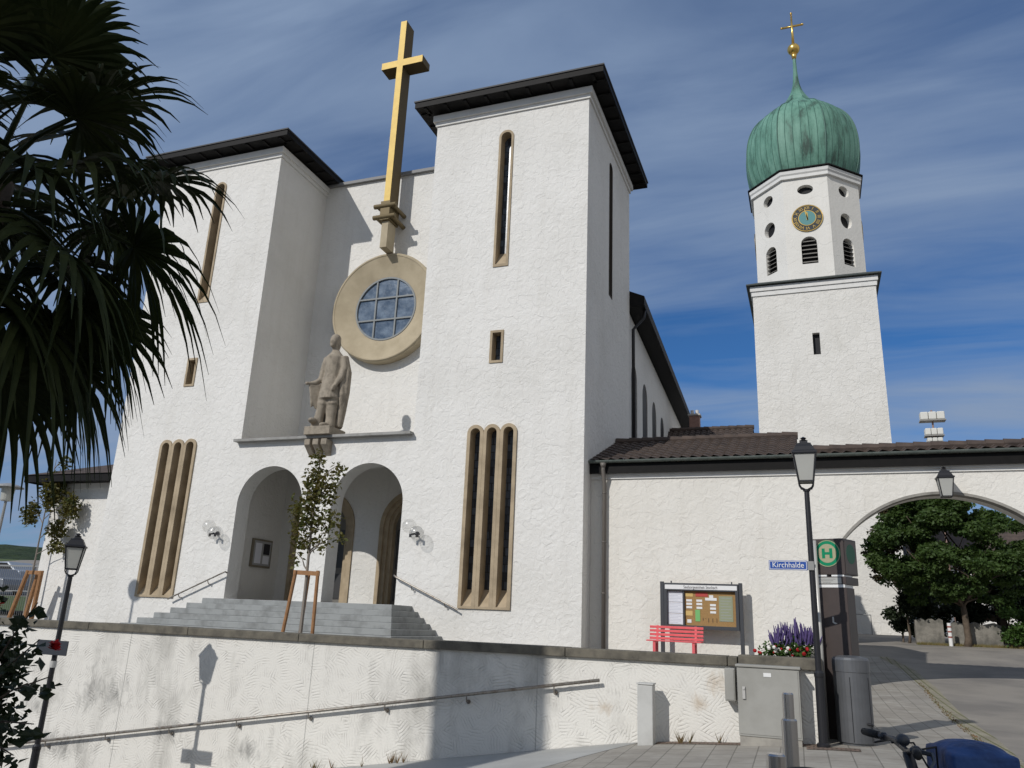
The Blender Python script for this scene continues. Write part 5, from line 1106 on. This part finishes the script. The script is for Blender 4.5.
# ------------------------------------------------------------------ bicycle with blue cover
t = thing('bicycle', (0.70, 4.90, gz(0.75, 5.1)), 'black bicycle with a blue rain cover on its front basket', 'bicycle')
gb = gz(0.75, 5.1); RUB = mat('black_rubber', (0.02, 0.02, 0.02), 0.7); FRM = mat('black_frame_paint', (0.018, 0.018, 0.022), 0.35, spec=0.5)
BLUEC = mat('blue_cover_fabric', (0.035, 0.085, 0.24), 0.6, var=(6, (0.018, 0.04, 0.12), 0.45, 0.65), bump=(7, 3, 0.9, 0.03)); NAVY = mat('navy_cover_fabric', (0.008, 0.011, 0.028), 0.65, bump=(7, 3, 0.8, 0.03))
OX, OY = 0.70-0.75, 4.90-5.1      # modelled facing +X, turned at the end
ax0, ax1 = -0.42+OX, 0.68+OX; yb = 4.9+OY
for xw in (ax0, ax1):
    pts = [(xw+0.33*math.cos(2*PI*i/32), yb, gb+0.34+0.33*math.sin(2*PI*i/32)) for i in range(33)]
    b = MB(); b.tube(pts, 0.02, 8, cap=False); wh = b.build('wheel', RUB, t, smooth=True)
    b = MB(); b.tube([(xw, yb-0.05, gb+0.34), (xw, yb+0.05, gb+0.34)], 0.025, 10)
    for i in range(14): a = 2*PI*i/14; b.tube([(xw, yb, gb+0.34), (xw+0.32*math.cos(a), yb, gb+0.34+0.32*math.sin(a))], 0.0015, 3)
    b.build('spokes', STEEL, wh)
b = MB(); hx = 0.42+OX; bbx = 0.08+OX
b.tube([(ax0, yb+0.05, gb+0.34), (bbx, yb, gb+0.3)], 0.014); b.tube([(-0.07+OX, yb, gb+0.77), (bbx, yb, gb+0.3), (hx+0.02, yb, gb+0.72)], 0.02); b.tube([(ax0, yb+0.05, gb+0.34), (-0.05+OX, yb, gb+0.72)], 0.012)
b.tube([(-0.05+OX, yb, gb+0.74), (hx, yb, gb+0.82)], 0.02); b.tube([(hx-0.03, yb, gb+0.93), (hx+0.03, yb, gb+0.68)], 0.026)
for k in (-1, 1): b.tube([(hx+0.03, yb+k*0.05, gb+0.68), (ax1, yb+k*0.06, gb+0.34)], 0.014)
b.build('frame', FRM, t, smooth=True)
b = MB(); b.ball((-0.09+OX, yb, gb+0.80), (0.14, 0.08, 0.04), 14, 8); b.build('saddle', RUB, t, smooth=True)
b = MB(); zB = gb+0.94; b.tube([(hx-0.03, yb, gb+0.9), (hx-0.04, yb, zB)], 0.016)
b.tube([(hx-0.08, yb-0.30, zB+0.03), (hx-0.04, yb-0.17, zB+0.03), (hx-0.03, yb, zB), (hx-0.04, yb+0.17, zB+0.03), (hx-0.08, yb+0.33, zB+0.04)], 0.014, 8); hb_ = b.build('handlebar', FRM, t, smooth=True)
for k in (-1, 1):
    e = Vector((hx-0.08, yb+(0.33 if k > 0 else -0.30), zB+0.035)); d_ = Vector((-0.035, 0.13*k, 0.0)).normalized()
    b = MB(); b.tube([e-d_*0.02, e+d_*0.06, e+d_*0.13], [0.019, 0.021, 0.018], 10); b.build('grip', RUB, hb_, smooth=True)
    b = MB(); q0 = e-d_*0.06; b.tube([q0, q0+Vector((0.06, 0.03*k, -0.01)), q0+Vector((0.04, 0.11*k, -0.03)), q0+Vector((0.0, 0.17*k, -0.05))], [0.012, 0.010, 0.007, 0.006], 6); b.ball(q0, (0.028, 0.028, 0.022), 8, 6); b.build('brake_lever', FRM, hb_)
b = MB(); b.ball((hx-0.02, yb+0.1, zB+0.04), (0.035, 0.035, 0.03), 10, 8); b.build('bell', GREYM, hb_, smooth=True)
b = MB(); b.tube([(hx-0.06, yb+0.15, zB+0.02), (hx+0.06, yb+0.2, zB+0.02), (hx+0.1, yb+0.1, zB-0.1), (hx+0.03, yb, gb+0.75)], 0.005, 6); b.tube([(hx-0.06, yb-0.15, zB+0.02), (hx+0.07, yb-0.1, zB+0.04), (hx+0.1, yb, zB-0.12), (hx+0.03, yb, gb+0.75)], 0.005, 6); b.build('cables', RUB, hb_)
def cov(b):
    b.box(hx+0.10, hx+0.40, yb-0.20, yb+0.17, zB-0.28, zB+0.03)
    b.ball((hx+0.25, yb+0.0, zB+0.03), (0.15, 0.19, 0.04), 14, 8)
cv = fused('basket_cover', BLUEC, t, cov, 0.02, 1)
def cov2(b):
    b.ball((hx+0.46, yb-0.05, zB-0.10), (0.20, 0.24, 0.06), 14, 8); b.box(hx+0.36, hx+0.66, yb-0.30, yb+0.14, zB-0.4, zB-0.11)
fused('cover_flap', NAVY, cv, cov2, 0.02, 2)
t.rotation_euler = (0, 0, 0.2)

# ------------------------------------------------------------------ young trees with stakes
def young_tree(x, y, zg, ztop, crown, n, seed, label, stakes, bar_z, size=0.10, lean=0.0):
    rnd = random.Random(seed)
    t = thing('young_tree', (x, y, zg), label, 'tree', 'young staked trees on the terrace')
    b = MB(); b.tube([(x+0.01*math.sin(i), y, zg+(ztop-zg)*i/8) for i in range(9)], [0.045*(1-0.8*i/8) for i in range(9)], 7)
    for (c, r) in crown: branchy(b, (x, y, c[2]-0.7*max(0.4, r[2])), [(c[0], c[1], c[2]+0.3*r[2])], 0.02, rnd, 0.04)
    b.build('trunk', mat('grey_bark', (0.24, 0.21, 0.18), 0.9), t)
    b = MB(); leaves(b, crown, n, size, rnd, droop=0.3, asp=0.55); b.build('crown', LEAFY, t, recalc=False)
    return t
young_tree(-9.92, 14.5, TZ, 3.35, [((-9.95, 14.5, 2.75), (0.32, 0.32, 0.55)), ((-10.2, 14.5, 2.1), (0.38, 0.3, 0.5)), ((-9.62, 14.45, 2.55), (0.36, 0.3, 0.45)), ((-9.55, 14.5, 1.9), (0.36, 0.3, 0.35)), ((-9.35, 14.4, 3.0), (0.2, 0.2, 0.28)), ((-10.3, 14.5, 1.55), (0.22, 0.2, 0.35)), ((-9.2, 14.45, 1.55), (0.22, 0.2, 0.15)), ((-9.9, 14.45, 3.25), (0.22, 0.2, 0.3)), ((-9.95, 14.4, 2.2), (0.25, 0.25, 0.8)), ((-10.25, 14.5, 1.15), (0.14, 0.14, 0.3)), ((-9.6, 14.45, 1.45), (0.2, 0.2, 0.25)), ((-10.0, 14.5, 1.5), (0.3, 0.25, 0.3))], 1650, 5, 'slender young tree tied to wooden stakes in front of the portal steps', None, 0.8, 0.115)
young_tree(-26.6, 21.75, TZ, 5.2, [((-26.4, 21.75, 4.0), (0.5, 0.45, 0.95)), ((-25.4, 21.75, 3.4), (0.48, 0.35, 0.65)), ((-25.8, 21.75, 2.6), (0.45, 0.35, 0.5)), ((-27.3, 21.75, 3.2), (0.4, 0.35, 0.6)), ((-25.6, 21.75, 1.95), (0.5, 0.35, 0.25)), ((-26.1, 21.75, 5.1), (0.2, 0.2, 0.4))], 2400, 8, 'slender young tree beside a wooden frame at the left end of the terrace', None, 0.8, 0.155)
t = thing('tree_stakes', (-9.9, 14.5, TZ), 'three wooden stakes with a top rail holding the portal tree', 'stakes', 'tree stakes')
for (xb, yb_, xt, yt_) in ((-10.30, 14.35, -10.14, 14.42), (-10.12, 14.75, -9.95, 14.62), (-9.55, 14.4, -9.62, 14.45)):
    b = MB(); b.tube([(xb, yb_, TZ-0.2), (xt, yt_, 0.86)], 0.038, 8); b.build('stake', WOODS, t)
b = MB(); b.bar((-10.2, 14.43, 0.82), (-9.57, 14.44, 0.80), 0.03, 0.09); b.build('rail', WOODS, t)
t = thing('tree_stakes', (-26.0, 21.3, TZ), 'wooden stake frame beside the left young tree', 'stakes', 'tree stakes')
for (xb, xt, yy) in ((-26.75, -26.2, 21.25), (-26.25, -26.0, 21.5), (-25.52, -25.50, 21.2)):
    b = MB(); b.tube([(xb, yy, TZ-0.2), (xt, yy, 1.06)], 0.075, 8); b.build('stake', WOODS, t)
b = MB(); b.bar((-26.25, 21.25, 1.0), (-25.42, 21.2, 1.0), 0.05, 0.13); b.build('rail', WOODS, t)

# ------------------------------------------------------------------ trees, hedge and low wall beyond the arch
def big_tree(x, y, crown, trunk_top, r, n, size, m, seed, label, name='leafy_tree', group=None):
    rnd = random.Random(seed); zg = gz(x, y)
    t = thing(name, (x, y, zg), label, 'tree', group)
    b = MB(); b.tube([(x, y, zg-0.1), (x+0.05, y, zg+0.3), (x+0.02, y, zg+1.2), (x, y, trunk_top)], [r*1.5, r*1.1, r, r*0.8], 10)
    branchy(b, (x, y, trunk_top-0.1), [(c[0], c[1], c[2]) for c, _ in crown], r*0.5, rnd, 0.3); b.build('trunk', BARK, t, smooth=True)
    b = MB(); sp = []
    for c, rr3 in crown:
        for _ in range(16):
            q = Vector((rnd.gauss(0, 1), rnd.gauss(0, 1), rnd.gauss(0, 1))).normalized()*rnd.uniform(0.55, 1.0); k = rnd.uniform(0.22, 0.42)
            sp.append(((c[0]+q.x*rr3[0], c[1]+q.y*rr3[1], c[2]+q.z*rr3[2]), (rr3[0]*k, rr3[1]*k, rr3[2]*k*0.8)))
    leaves(b, sp, n, size, rnd, droop=0.2, asp=0.6); b.build('crown', m, t, recalc=False)
    return t
big_tree(5.45, 36, [((5.0, 35.6, 4.7), (1.9, 1.7, 1.6)), ((3.6, 35.4, 3.4), (1.45, 1.4, 1.3)), ((3.7, 35.2, 4.7), (1.1, 1.1, 0.9)), ((6.7, 35.8, 3.7), (1.6, 1.4, 1.2)), ((5.3, 34.9, 3.0), (1.8, 1.3, 1.0)), ((4.3, 36.2, 5.2), (1.3, 1.2, 1.1)), ((7.8, 36.4, 3.0), (1.2, 1.2, 1.0)), ((4.2, 36, 2.0), (1.1, 1.0, 0.7)), ((3.4, 35.9, 2.5), (0.9, 0.8, 0.75)), ((6.5, 36, 2.0), (1.3, 1.0, 0.7)), ((5.3, 35.6, 2.0), (1.1, 0.9, 0.55)), ((5.2, 36.2, 6.0), (1.6, 1.4, 0.9)), ((4.7, 35.4, 5.3), (1.3, 1.1, 0.9)), ((5.6, 35.0, 3.9), (1.3, 1.0, 1.0))], 1.4, 0.11, 80000, 0.15, LEAF, 11, 'round green tree standing beyond the road arch')
big_tree(3.55, 37.2, [((3.5, 37.2, 3.9), (1.2, 0.9, 1.1)), ((3.15, 37.2, 2.7), (0.8, 0.7, 0.65)), ((3.9, 37.2, 5.0), (1.1, 0.9, 0.9)), ((2.6, 37.0, 4.1), (0.45, 0.45, 0.4)), ((2.7, 37.0, 3.0), (0.4, 0.4, 0.3))], 1.6, 0.045, 11000, 0.14, LEAFR, 12, 'small reddish tree between the bell tower and the green tree')
big_tree(7.6, 41, [((7.5, 41, 1.7), (2.4, 1.5, 1.6)), ((10.5, 41, 2.2), (2.2, 1.5, 1.7)), ((5.6, 41.5, 1.8), (1.8, 1.2, 1.9)), ((4.7, 40.5, 1.2), (0.9, 0.7, 1.2)), ((7.0, 40.8, 2.6), (1.6, 1.0, 1.2))], 1.0, 0.2, 40000, 0.18, SHRUB, 15, 'dark spreading tree in the shade behind the low stone wall')
def hedge_mb(x0, x1, y0, y1, z0, z1, n, size, seed):
    rnd = random.Random(seed); b = MB(); sp = []
    for i in range(40):
        sp.append(((rnd.uniform(x0, x1), rnd.uniform(y0, y1), rnd.uniform(z0, z1)), (0.35, 0.3, 0.3)))
    leaves(b, sp, n, size, rnd, asp=0.6); return b
zg = gz(3.4, 37.9); t = thing('bush', (3.4, 37.9, zg), 'small dark bush at the foot of the bell tower left of the stone wall', 'bush')
rnd = random.Random(44); b = MB(); leaves(b, [((3.35, 37.9, zg+0.75), (0.45, 0.4, 0.45)), ((3.0, 37.2, zg+1.1), (0.4, 0.35, 0.35)), ((3.6, 37.0, zg+1.5), (0.5, 0.4, 0.6)), ((4.2, 37.6, zg+1.4), (0.6, 0.4, 0.7))], 5200, 0.13, rnd, asp=0.6); b.build('foliage', SHRUB, t, recalc=False)
b = MB(); b.tube([(3.4, 37.9, zg-0.05), (3.4, 37.9, zg+0.9)], 0.04, 6); b.build('stem', BARK, t)
t = thing('hedge', (8, 36.2, gz(8, 36.2)), 'rounded bright green hedge at the right edge beyond the arch', 'hedge')
hedge_mb(6.75, 9.5, 35.9, 37, gz(8, 36)+0.1, 1.5, 7000, 0.13, 4).build('foliage', HEDGE, t, recalc=False)
b = MB()
for x in (7.0, 7.7, 8.4, 9.1): b.tube([(x, 36.4, gz(x, 36.4)-0.1), (x, 36.4, 1.2)], [0.05, 0.02], 6)
b.build('stems', BARK, t)
STW = mat('old_stone_wall', (0.24, 0.225, 0.195), 0.95, bump=(6, 5, 0.9, 0.04), var=(2.5, (0.12, 0.115, 0.10), 0.4, 0.65))
for (xa, xb, hh, lab) in ((3.75, 4.75, 0.95, 'low old stone wall left of the white marker post'), (4.98, 6.75, 0.85, 'low old stone wall right of the white marker post')):
    zg = gz((xa+xb)/2, 36.6); t = thing('stone_wall', ((xa+xb)/2, 36.7, zg), lab, 'wall', 'low stone walls beyond the arch')
    b = MB(); n = 8; top = [hh+0.06*math.sin(i*2.3+xa) for i in range(n+1)]
    for i in range(n): xi, xj = xa+(xb-xa)*i/n, xa+(xb-xa)*(i+1)/n; b.add([(xi, 36.5, zg-0.3), (xj, 36.5, zg-0.3), (xj, 36.5, zg+top[i+1]), (xi, 36.5, zg+top[i]), (xi, 36.9, zg-0.3), (xj, 36.9, zg-0.3), (xj, 36.9, zg+top[i+1]), (xi, 36.9, zg+top[i])], [(0, 1, 2, 3), (5, 4, 7, 6), (3, 2, 6, 7)] + ([(0, 3, 7, 4)] if i == 0 else []) + ([(1, 5, 6, 2)] if i == n-1 else []))
    b.build('masonry', STW, t)
zg = gz(4.86, 35.8); t = thing('marker_post', (4.86, 35.8, zg), 'slim white marker post with dark bands before the stone wall', 'post')
b = MB(); b.tube([(4.86, 35.8, zg-0.05), (4.86, 35.8, zg+0.85)], 0.07, 10); pp = b.build('post', WHT, t)
b = MB()
for z in (0.3, 0.5, 0.68): b.tube([(4.86, 35.8, zg+z), (4.86, 35.8, zg+z+0.06)], 0.073, 10)
b.build('band', mat('brick_red_band', (0.3, 0.1, 0.08), 0.7), pp)
zg = gz(7.8, 35.7); t = thing('marker_post', (7.62, 35.4, zg), 'pale post at the right edge in front of the hedge', 'post')
b = MB(); b.box(7.58, 7.70, 35.35, 35.5, zg-0.05, zg+0.95); b.build('post', POSTG, t, bevel=0.01)
b = MB(); b.box(7.56, 7.72, 35.33, 35.52, zg+0.952, zg+1.0); b.build('cap', POSTG, t)
vz = gz(5.5, 36.3); vb = MB(); rnd = random.Random(21)
for _ in range(1400):
    x, y = rnd.uniform(3.7, 7.4), rnd.uniform(35.9, 36.45); z = gz(x, y); h = rnd.uniform(0.04, 0.14); a = rnd.uniform(0, 6.3); vb.add([(x-0.01, y, z), (x+0.01, y, z), (x+0.05*math.cos(a), y+0.05*math.sin(a), z+h)], [(0, 1, 2)])
tag(vb.build('grass', mat('dry_grass', (0.16, 0.12, 0.05), 0.9, var=(3, (0.09, 0.10, 0.03), 0.4, 0.7)), recalc=False), 'thin dry grass along the foot of the low stone wall', 'grass', kind='stuff')
t = thing('safety_rail', (2.4, 46.6, gz(2.4, 46.6)), 'thin grey tube railing in front of the bell tower base', 'railing')
b = MB(); zr = gz(2.4, 46.5)+1.0; b.tube([(0.6, 46.5, zr+0.05), (2.75, 46.5, zr), (2.75, 46.5, zr-1.1)], 0.03, 8); b.tube([(1.0, 46.5, zr+0.02), (1.0, 46.5, zr-1.1)], 0.026, 8); b.build('tube', ZINC, t)
t = thing('white_house', (12, 60, gz(12, 60)), 'white house wall glimpsed through the leaves beyond the arch', 'house')
b = MB(); b.box(6.5, 19, 58, 66, 0, 4.6); b.build('wall', WHITE, t)
b = MB(); b.add([(6, 57.5, 4.6), (19.5, 57.5, 4.6), (19.5, 66.5, 4.6), (6, 66.5, 4.6), (6, 62, 7.6), (19.5, 62, 7.6)], [(0, 1, 5, 4), (2, 3, 4, 5), (0, 4, 3), (1, 2, 5), (0, 3, 2, 1)]); b.build('roof', TILE, t)
for x in (7.6, 10.2, 12.8):
    b = MB(); b.box(x, x+1.1, 57.93, 57.995, 1.6, 3.0); wv_ = b.build('window', MUNT, t); b = MB(); b.box(x+0.07, x+1.03, 57.915, 57.928, 1.67, 2.93); b.build('pane', DARK, wv_)

# ------------------------------------------------------------------ weeds
vb = MB(); rnd = random.Random(9)
for _ in range(16):
    cxw = rnd.choice((rnd.uniform(-6.6, -5.9), rnd.uniform(-9, -5.8), rnd.uniform(-2, -1.1))); y = rnd.uniform(12.1, 12.28); z = gz(cxw, y)
    for k in range(9):
        h = rnd.uniform(0.04, 0.2); a = rnd.uniform(0, 6.3); vb.add([(cxw-0.008, y, z), (cxw+0.008, y, z), (cxw+h*0.5*math.cos(a), y+h*0.3*math.sin(a), z+h)], [(0, 1, 2)])
for _ in range(260):
    y = rnd.uniform(11, 24); x = kx(y)+rnd.gauss(0.02, 0.03); z = gz(x, y)+0.005; h = rnd.uniform(0.01, 0.04); a = rnd.uniform(0, 6.3); vb.add([(x-0.012, y, z), (x+0.012, y, z), (x+h*math.cos(a), y+h*math.sin(a), z+h)], [(0, 1, 2)])
tag(vb.build('weeds', mat('weed_leaf', (0.12, 0.095, 0.04), 0.9, var=(4, (0.17, 0.09, 0.045), 0.4, 0.7)), recalc=False), 'small weeds growing along the wall foot and the kerb joint', 'weeds', kind='stuff')

# ------------------------------------------------------------------ palm and flowering shrub at the left, close to the camera
rnd = random.Random(17)
PC = Vector((-3.24, 2.05, 1.70)); pg = gz(PC.x, PC.y)
palm = thing('palm_tree', (PC.x-0.05, PC.y, pg), 'dark fan palm hanging into the upper left of the picture', 'palm')
b = MB(); b.tube([(PC.x-0.06, PC.y, pg-0.1), (PC.x-0.04, PC.y+0.02, pg+1.2), (PC.x-0.02, PC.y, pg+2.4), (PC.x, PC.y, PC.z+0.05)], [0.13, 0.11, 0.12, 0.09], 12); b.build('trunk', BARK, palm, smooth=True)
def frond(center, az, el, pet, rad, nl, rnd, roll=0.0, sag=0.35):
    b = MB()
    d = Vector((math.cos(az)*math.cos(el), math.sin(az)*math.cos(el), math.sin(el)))
    p1 = center+d*pet*0.5+Vector((0, 0, 0.03)); hub = center+d*pet+Vector((0, 0, -0.10*pet))
    b.tube([center, p1, hub], [0.014, 0.010, 0.008], 5)
    fwd = (hub-p1).normalized(); side = fwd.cross(Vector((0, 0, 1)))
    side = side.normalized() if side.length > 1e-3 else Vector((1, 0, 0)); up = side.cross(fwd)
    side, up = side*math.cos(roll)+up*math.sin(roll), up*math.cos(roll)-side*math.sin(roll)
    for i in range(nl):
        th = (i/(nl-1)-0.5)*2*math.radians(128)
        L = rad*(1-0.28*abs(th/2.2)**1.5)*rnd.uniform(0.88, 1.08); dr = (fwd*math.cos(th)+side*math.sin(th)+up*rnd.uniform(-0.1, 0.16)).normalized()
        n_ = dr.cross(up).normalized(); segs = 6; pts = []
        for k in range(segs+1):
            f = k/segs; sg = sag*rnd.uniform(0.8, 1.2) if k == 0 else sg
            pts.append(hub+dr*L*f*(1-0.10*f*f)+Vector((0, 0, -sg*L*max(0, f-0.35)**2*1.5)))
        vs = []
        for k, p in enumerate(pts):
            f = k/segs; wd = 0.0185*(0.35+min(1, f*3)*0.65)*(1 if f < 0.55 else max(0.08, 1-(f-0.55)/0.45))
            vs += [p-n_*wd+up*wd*0.45, p, p+n_*wd+up*wd*0.45]
        fs = []
        for k in range(segs): fs += [(3*k, 3*k+1, 3*k+4, 3*k+3), (3*k+1, 3*k+2, 3*k+5, 3*k+4)]
        b.add(vs, fs)
    return b
k = 0
for i in range(50):
    az = i*2.39996+rnd.uniform(-0.25, 0.25); t_ = i/49
    el = 1.15-2.1*t_+rnd.uniform(-0.15, 0.15)
    frond(PC+Vector((0, 0, 0.12-0.3*t_)), az, el, rnd.uniform(0.46, 0.72), rnd.uniform(0.42, 0.56), 28, rnd, roll=rnd.uniform(-0.7, 0.7), sag=0.35+0.6*t_).build('frond', PALM, palm, recalc=False)
rnd = random.Random(31)
sx_, sy_ = -4.92, 3.6; sg_ = gz(sx_, sy_)
t = thing('flowering_shrub', (sx_, sy_, sg_), 'dark shrub with red flowers at the lower left edge', 'shrub')
b = MB()
spots = [((sx_+0.22, sy_, -0.38), (0.36, 0.35, 0.28)), ((sx_+0.12, sy_, -0.70), (0.42, 0.4, 0.30)), ((sx_-0.2, sy_, -0.2), (0.4, 0.35, 0.4)), ((sx_-0.1, sy_, -1.15), (0.42, 0.4, 0.4)), ((sx_-0.05, sy_, -0.02), (0.28, 0.3, 0.2))]
leaves(b, spots, 6500, 0.06, rnd, asp=0.65)
tw_pts = []
for (dx, dz, ln) in ((0.62, -0.22, 0.4), (0.75, -0.45, 0.5), (0.7, -0.75, 0.45), (0.6, -0.95, 0.3), (0.55, 0.02, 0.35)):
    p0 = Vector((sx_+0.3, sy_, -0.5+dz*0.3)); p1 = Vector((sx_+0.30+dx*1.0, sy_-0.2, -0.02+dz*0.8))
    tw_pts.append((p0, p1))
    for f in (0.5, 0.62, 0.74, 0.85, 0.93, 1.0):
        leaves(b, [(tuple(p0.lerp(p1, f)+Vector((0, 0, 0.06*math.sin(f*5)))), (0.045, 0.045, 0.04))], 4, 0.075, rnd, asp=0.65)
b.build('foliage', SHRUB, t, recalc=False)
b = MB()
for p0, p1 in tw_pts: b.tube([p0, p0.lerp(p1, 0.5)+Vector((0, 0, 0.03)), p1], [0.008, 0.006, 0.003], 5)
for k in range(7): a = k*0.9; b.tube([(sx_, sy_, sg_-0.05), (sx_+0.25*math.cos(a), sy_+0.2*math.sin(a), -0.9)], [0.02, 0.008], 5)
b.build('stems', BARK, t)
b = MB()
for (dx, dz) in ((0.62, 0.10), (1.085, -0.115), (1.10, -0.105), (1.09, -0.095), (1.105, -0.12)):
    c = Vector((sx_+dx, sy_-0.25, -0.12+dz))
    for q in range(14):
        a = rnd.uniform(0, 6.3); e_ = rnd.uniform(-0.3, 1.2); d = Vector((math.cos(a)*math.cos(e_), math.sin(a)*math.cos(e_), math.sin(e_))); s_ = d.cross(Vector((0.3, 0.2, 1))).normalized(); b.add([c, c+d*0.02+s_*0.014, c+d*0.034, c+d*0.02-s_*0.014], [(0, 1, 2), (0, 2, 3)])
b.build('red_blossoms', REDF, t, recalc=False)
b = MB()
for (dx, dz) in ((0.74, -0.52), (0.71, -0.56), (0.76, -0.5)):
    c = Vector((sx_+dx, sy_-0.25, -0.12+dz))
    for q in range(10):
        a = rnd.uniform(0, 6.3); e_ = rnd.uniform(-0.3, 1.2); d = Vector((math.cos(a)*math.cos(e_), math.sin(a)*math.cos(e_), math.sin(e_))); s_ = d.cross(Vector((0.3, 0.2, 1))).normalized(); b.add([c, c+d*0.02+s_*0.014, c+d*0.035, c+d*0.02-s_*0.014], [(0, 1, 2), (0, 2, 3)])
b.build('pink_blossoms', PINKF, t, recalc=False)

# ------------------------------------------------------------------ far left: car park behind a mesh fence
t = thing('mesh_fence', (-40, 30, TZ), 'grey wire mesh fence in front of parked cars at the far left', 'fence')
b = MB(); b.bar((-60, 30, 1.72), (-31, 30, 1.72), 0.08, 0.08); b.bar((-60, 30, 0.5), (-31, 30, 0.5), 0.05, 0.05); b.build('rail', ZINC, t)
b = MB(); x = -60
while x < -31: b.box(x-0.006, x+0.006, 29.99, 30.01, TZ, 1.7); x += 0.14
b.build('mesh', ZINC, t)
for k in range(12):
    b = MB(); b.tube([(-60+k*2.6, 30, TZ), (-60+k*2.6, 30, 1.8)], 0.05, 8); b.build('post', ZINC, t)
def car(x, y, zg, m, label):
    t = thing('parked_car', (x, y, zg), label, 'car', 'cars parked behind the mesh fence')
    sec = [(-2.1, 0.35), (-2.15, 0.7), (-1.9, 0.92), (-1.1, 1.0), (-0.55, 1.42), (0.9, 1.46), (1.6, 1.0), (2.05, 0.9), (2.15, 0.6), (2.1, 0.3)]
    b = MB(); b.prism([(u, v) for u, v in sec], lambda u, v, d: (x+u, y-0.85+d, zg+v), 0, 1.7); b.build('body', m, t, bevel=0.08)
    for k in (-1, 1):
        b = MB(); b.prism([(-0.95, 1.0), (-0.5, 1.36), (0.15, 1.39), (0.15, 1.0)], lambda u, v, d: (x+u, y+k*(0.852+d), zg+v), 0, 0.01); b.prism([(0.22, 1.0), (0.22, 1.39), (0.85, 1.38), (1.4, 1.0)], lambda u, v, d: (x+u, y+k*(0.852+d), zg+v), 0, 0.01); b.build('side_window', DARK, t)
        for u in (-1.35, 1.35):
            b = MB(); b.lathe([(0.0, 0.0), (0.30, 0.0), (0.32, 0.05), (0.32, 0.17), (0.0, 0.19)], (x+u, y+k*0.78-0.09, zg+0.32), 20, 'y'); b.build('wheel', RUB, t)
    return t
car(-43.5, 33, 0.25, mat('silver_paint', (0.22, 0.235, 0.26), 0.35, metal=0.4, spec=0.5), 'silver car behind the mesh fence, the nearer one')
car(-48.0, 37.5, 0.9, mat('pale_blue_paint', (0.30, 0.34, 0.40), 0.35, spec=0.5), 'pale blue car behind the mesh fence, the farther one')
cp = grid(frange(-75, -32, 3), frange(30.5, 60, 3), lambda x, y: 0.25+max(0, (y-33))*0.14); struct(cp.build('car_park', ASPH))

# ------------------------------------------------------------------ unseen house added behind the viewer (its tower shades the wall, its body the palm)
hx0, hx1, hy0, hy1 = -16.0, -4.7, -12.0, -2.2
t = thing('shadow_house', (-10, -7, gz(-10, -7)), 'unseen cream house added behind the camera so its tower shades the retaining wall', 'house')
b = MB(); b.box(hx0, hx1, hy0, hy1, -6, 5.6); b.build('wall', WHITE_A, t)
b = MB(); b.add([(hx0-0.4, hy0-0.4, 5.6), (hx1+0.4, hy0-0.4, 5.6), (hx1+0.4, hy1+0.3, 5.6), (hx0-0.4, hy1+0.3, 5.6), (hx0-0.4, -7.1, 8.2), (hx1+0.4, -7.1, 8.2)], [(0, 1, 5, 4), (2, 3, 4, 5), (0, 4, 3), (1, 2, 5), (0, 3, 2, 1)]); b.build('roof', TILE, t)
b = MB(); b.box(-12.10, -10.62, hy1+0.003, hy1+0.95, -6, 12.6); b.box(-12.15, -10.57, hy1-0.05, hy1+1.0, 12.602, 12.8); b.build('shadow_tower', WHITE_A, t)
for x in (-15, -9.9, -8.1, -6.3):
    for z in (0.2, 3.4):
        b = MB(); b.box(x, x+1.1, hy1+0.003, hy1+0.05, z, z+1.5); wv_ = b.build('window', MUNT, t); b = MB(); b.box(x+0.07, x+1.03, hy1+0.052, hy1+0.06, z+0.07, z+1.43); b.build('pane', DARK, wv_)
t = thing('globe_street_lamp', (-23.1, 13.2, TZ), 'tall street lamp with a round head on the terrace left of the view', 'street lamp')
b = MB(); b.tube([(-23.1, 13.2, TZ), (-23.1, 13.2, 5.32)], [0.06, 0.04], 10); b.build('pole', ZINC, t)
b = MB(); b.ball((-23.1, 13.2, 5.57), 0.27, 20, 14); b.build('globe', FROST, t, smooth=True)
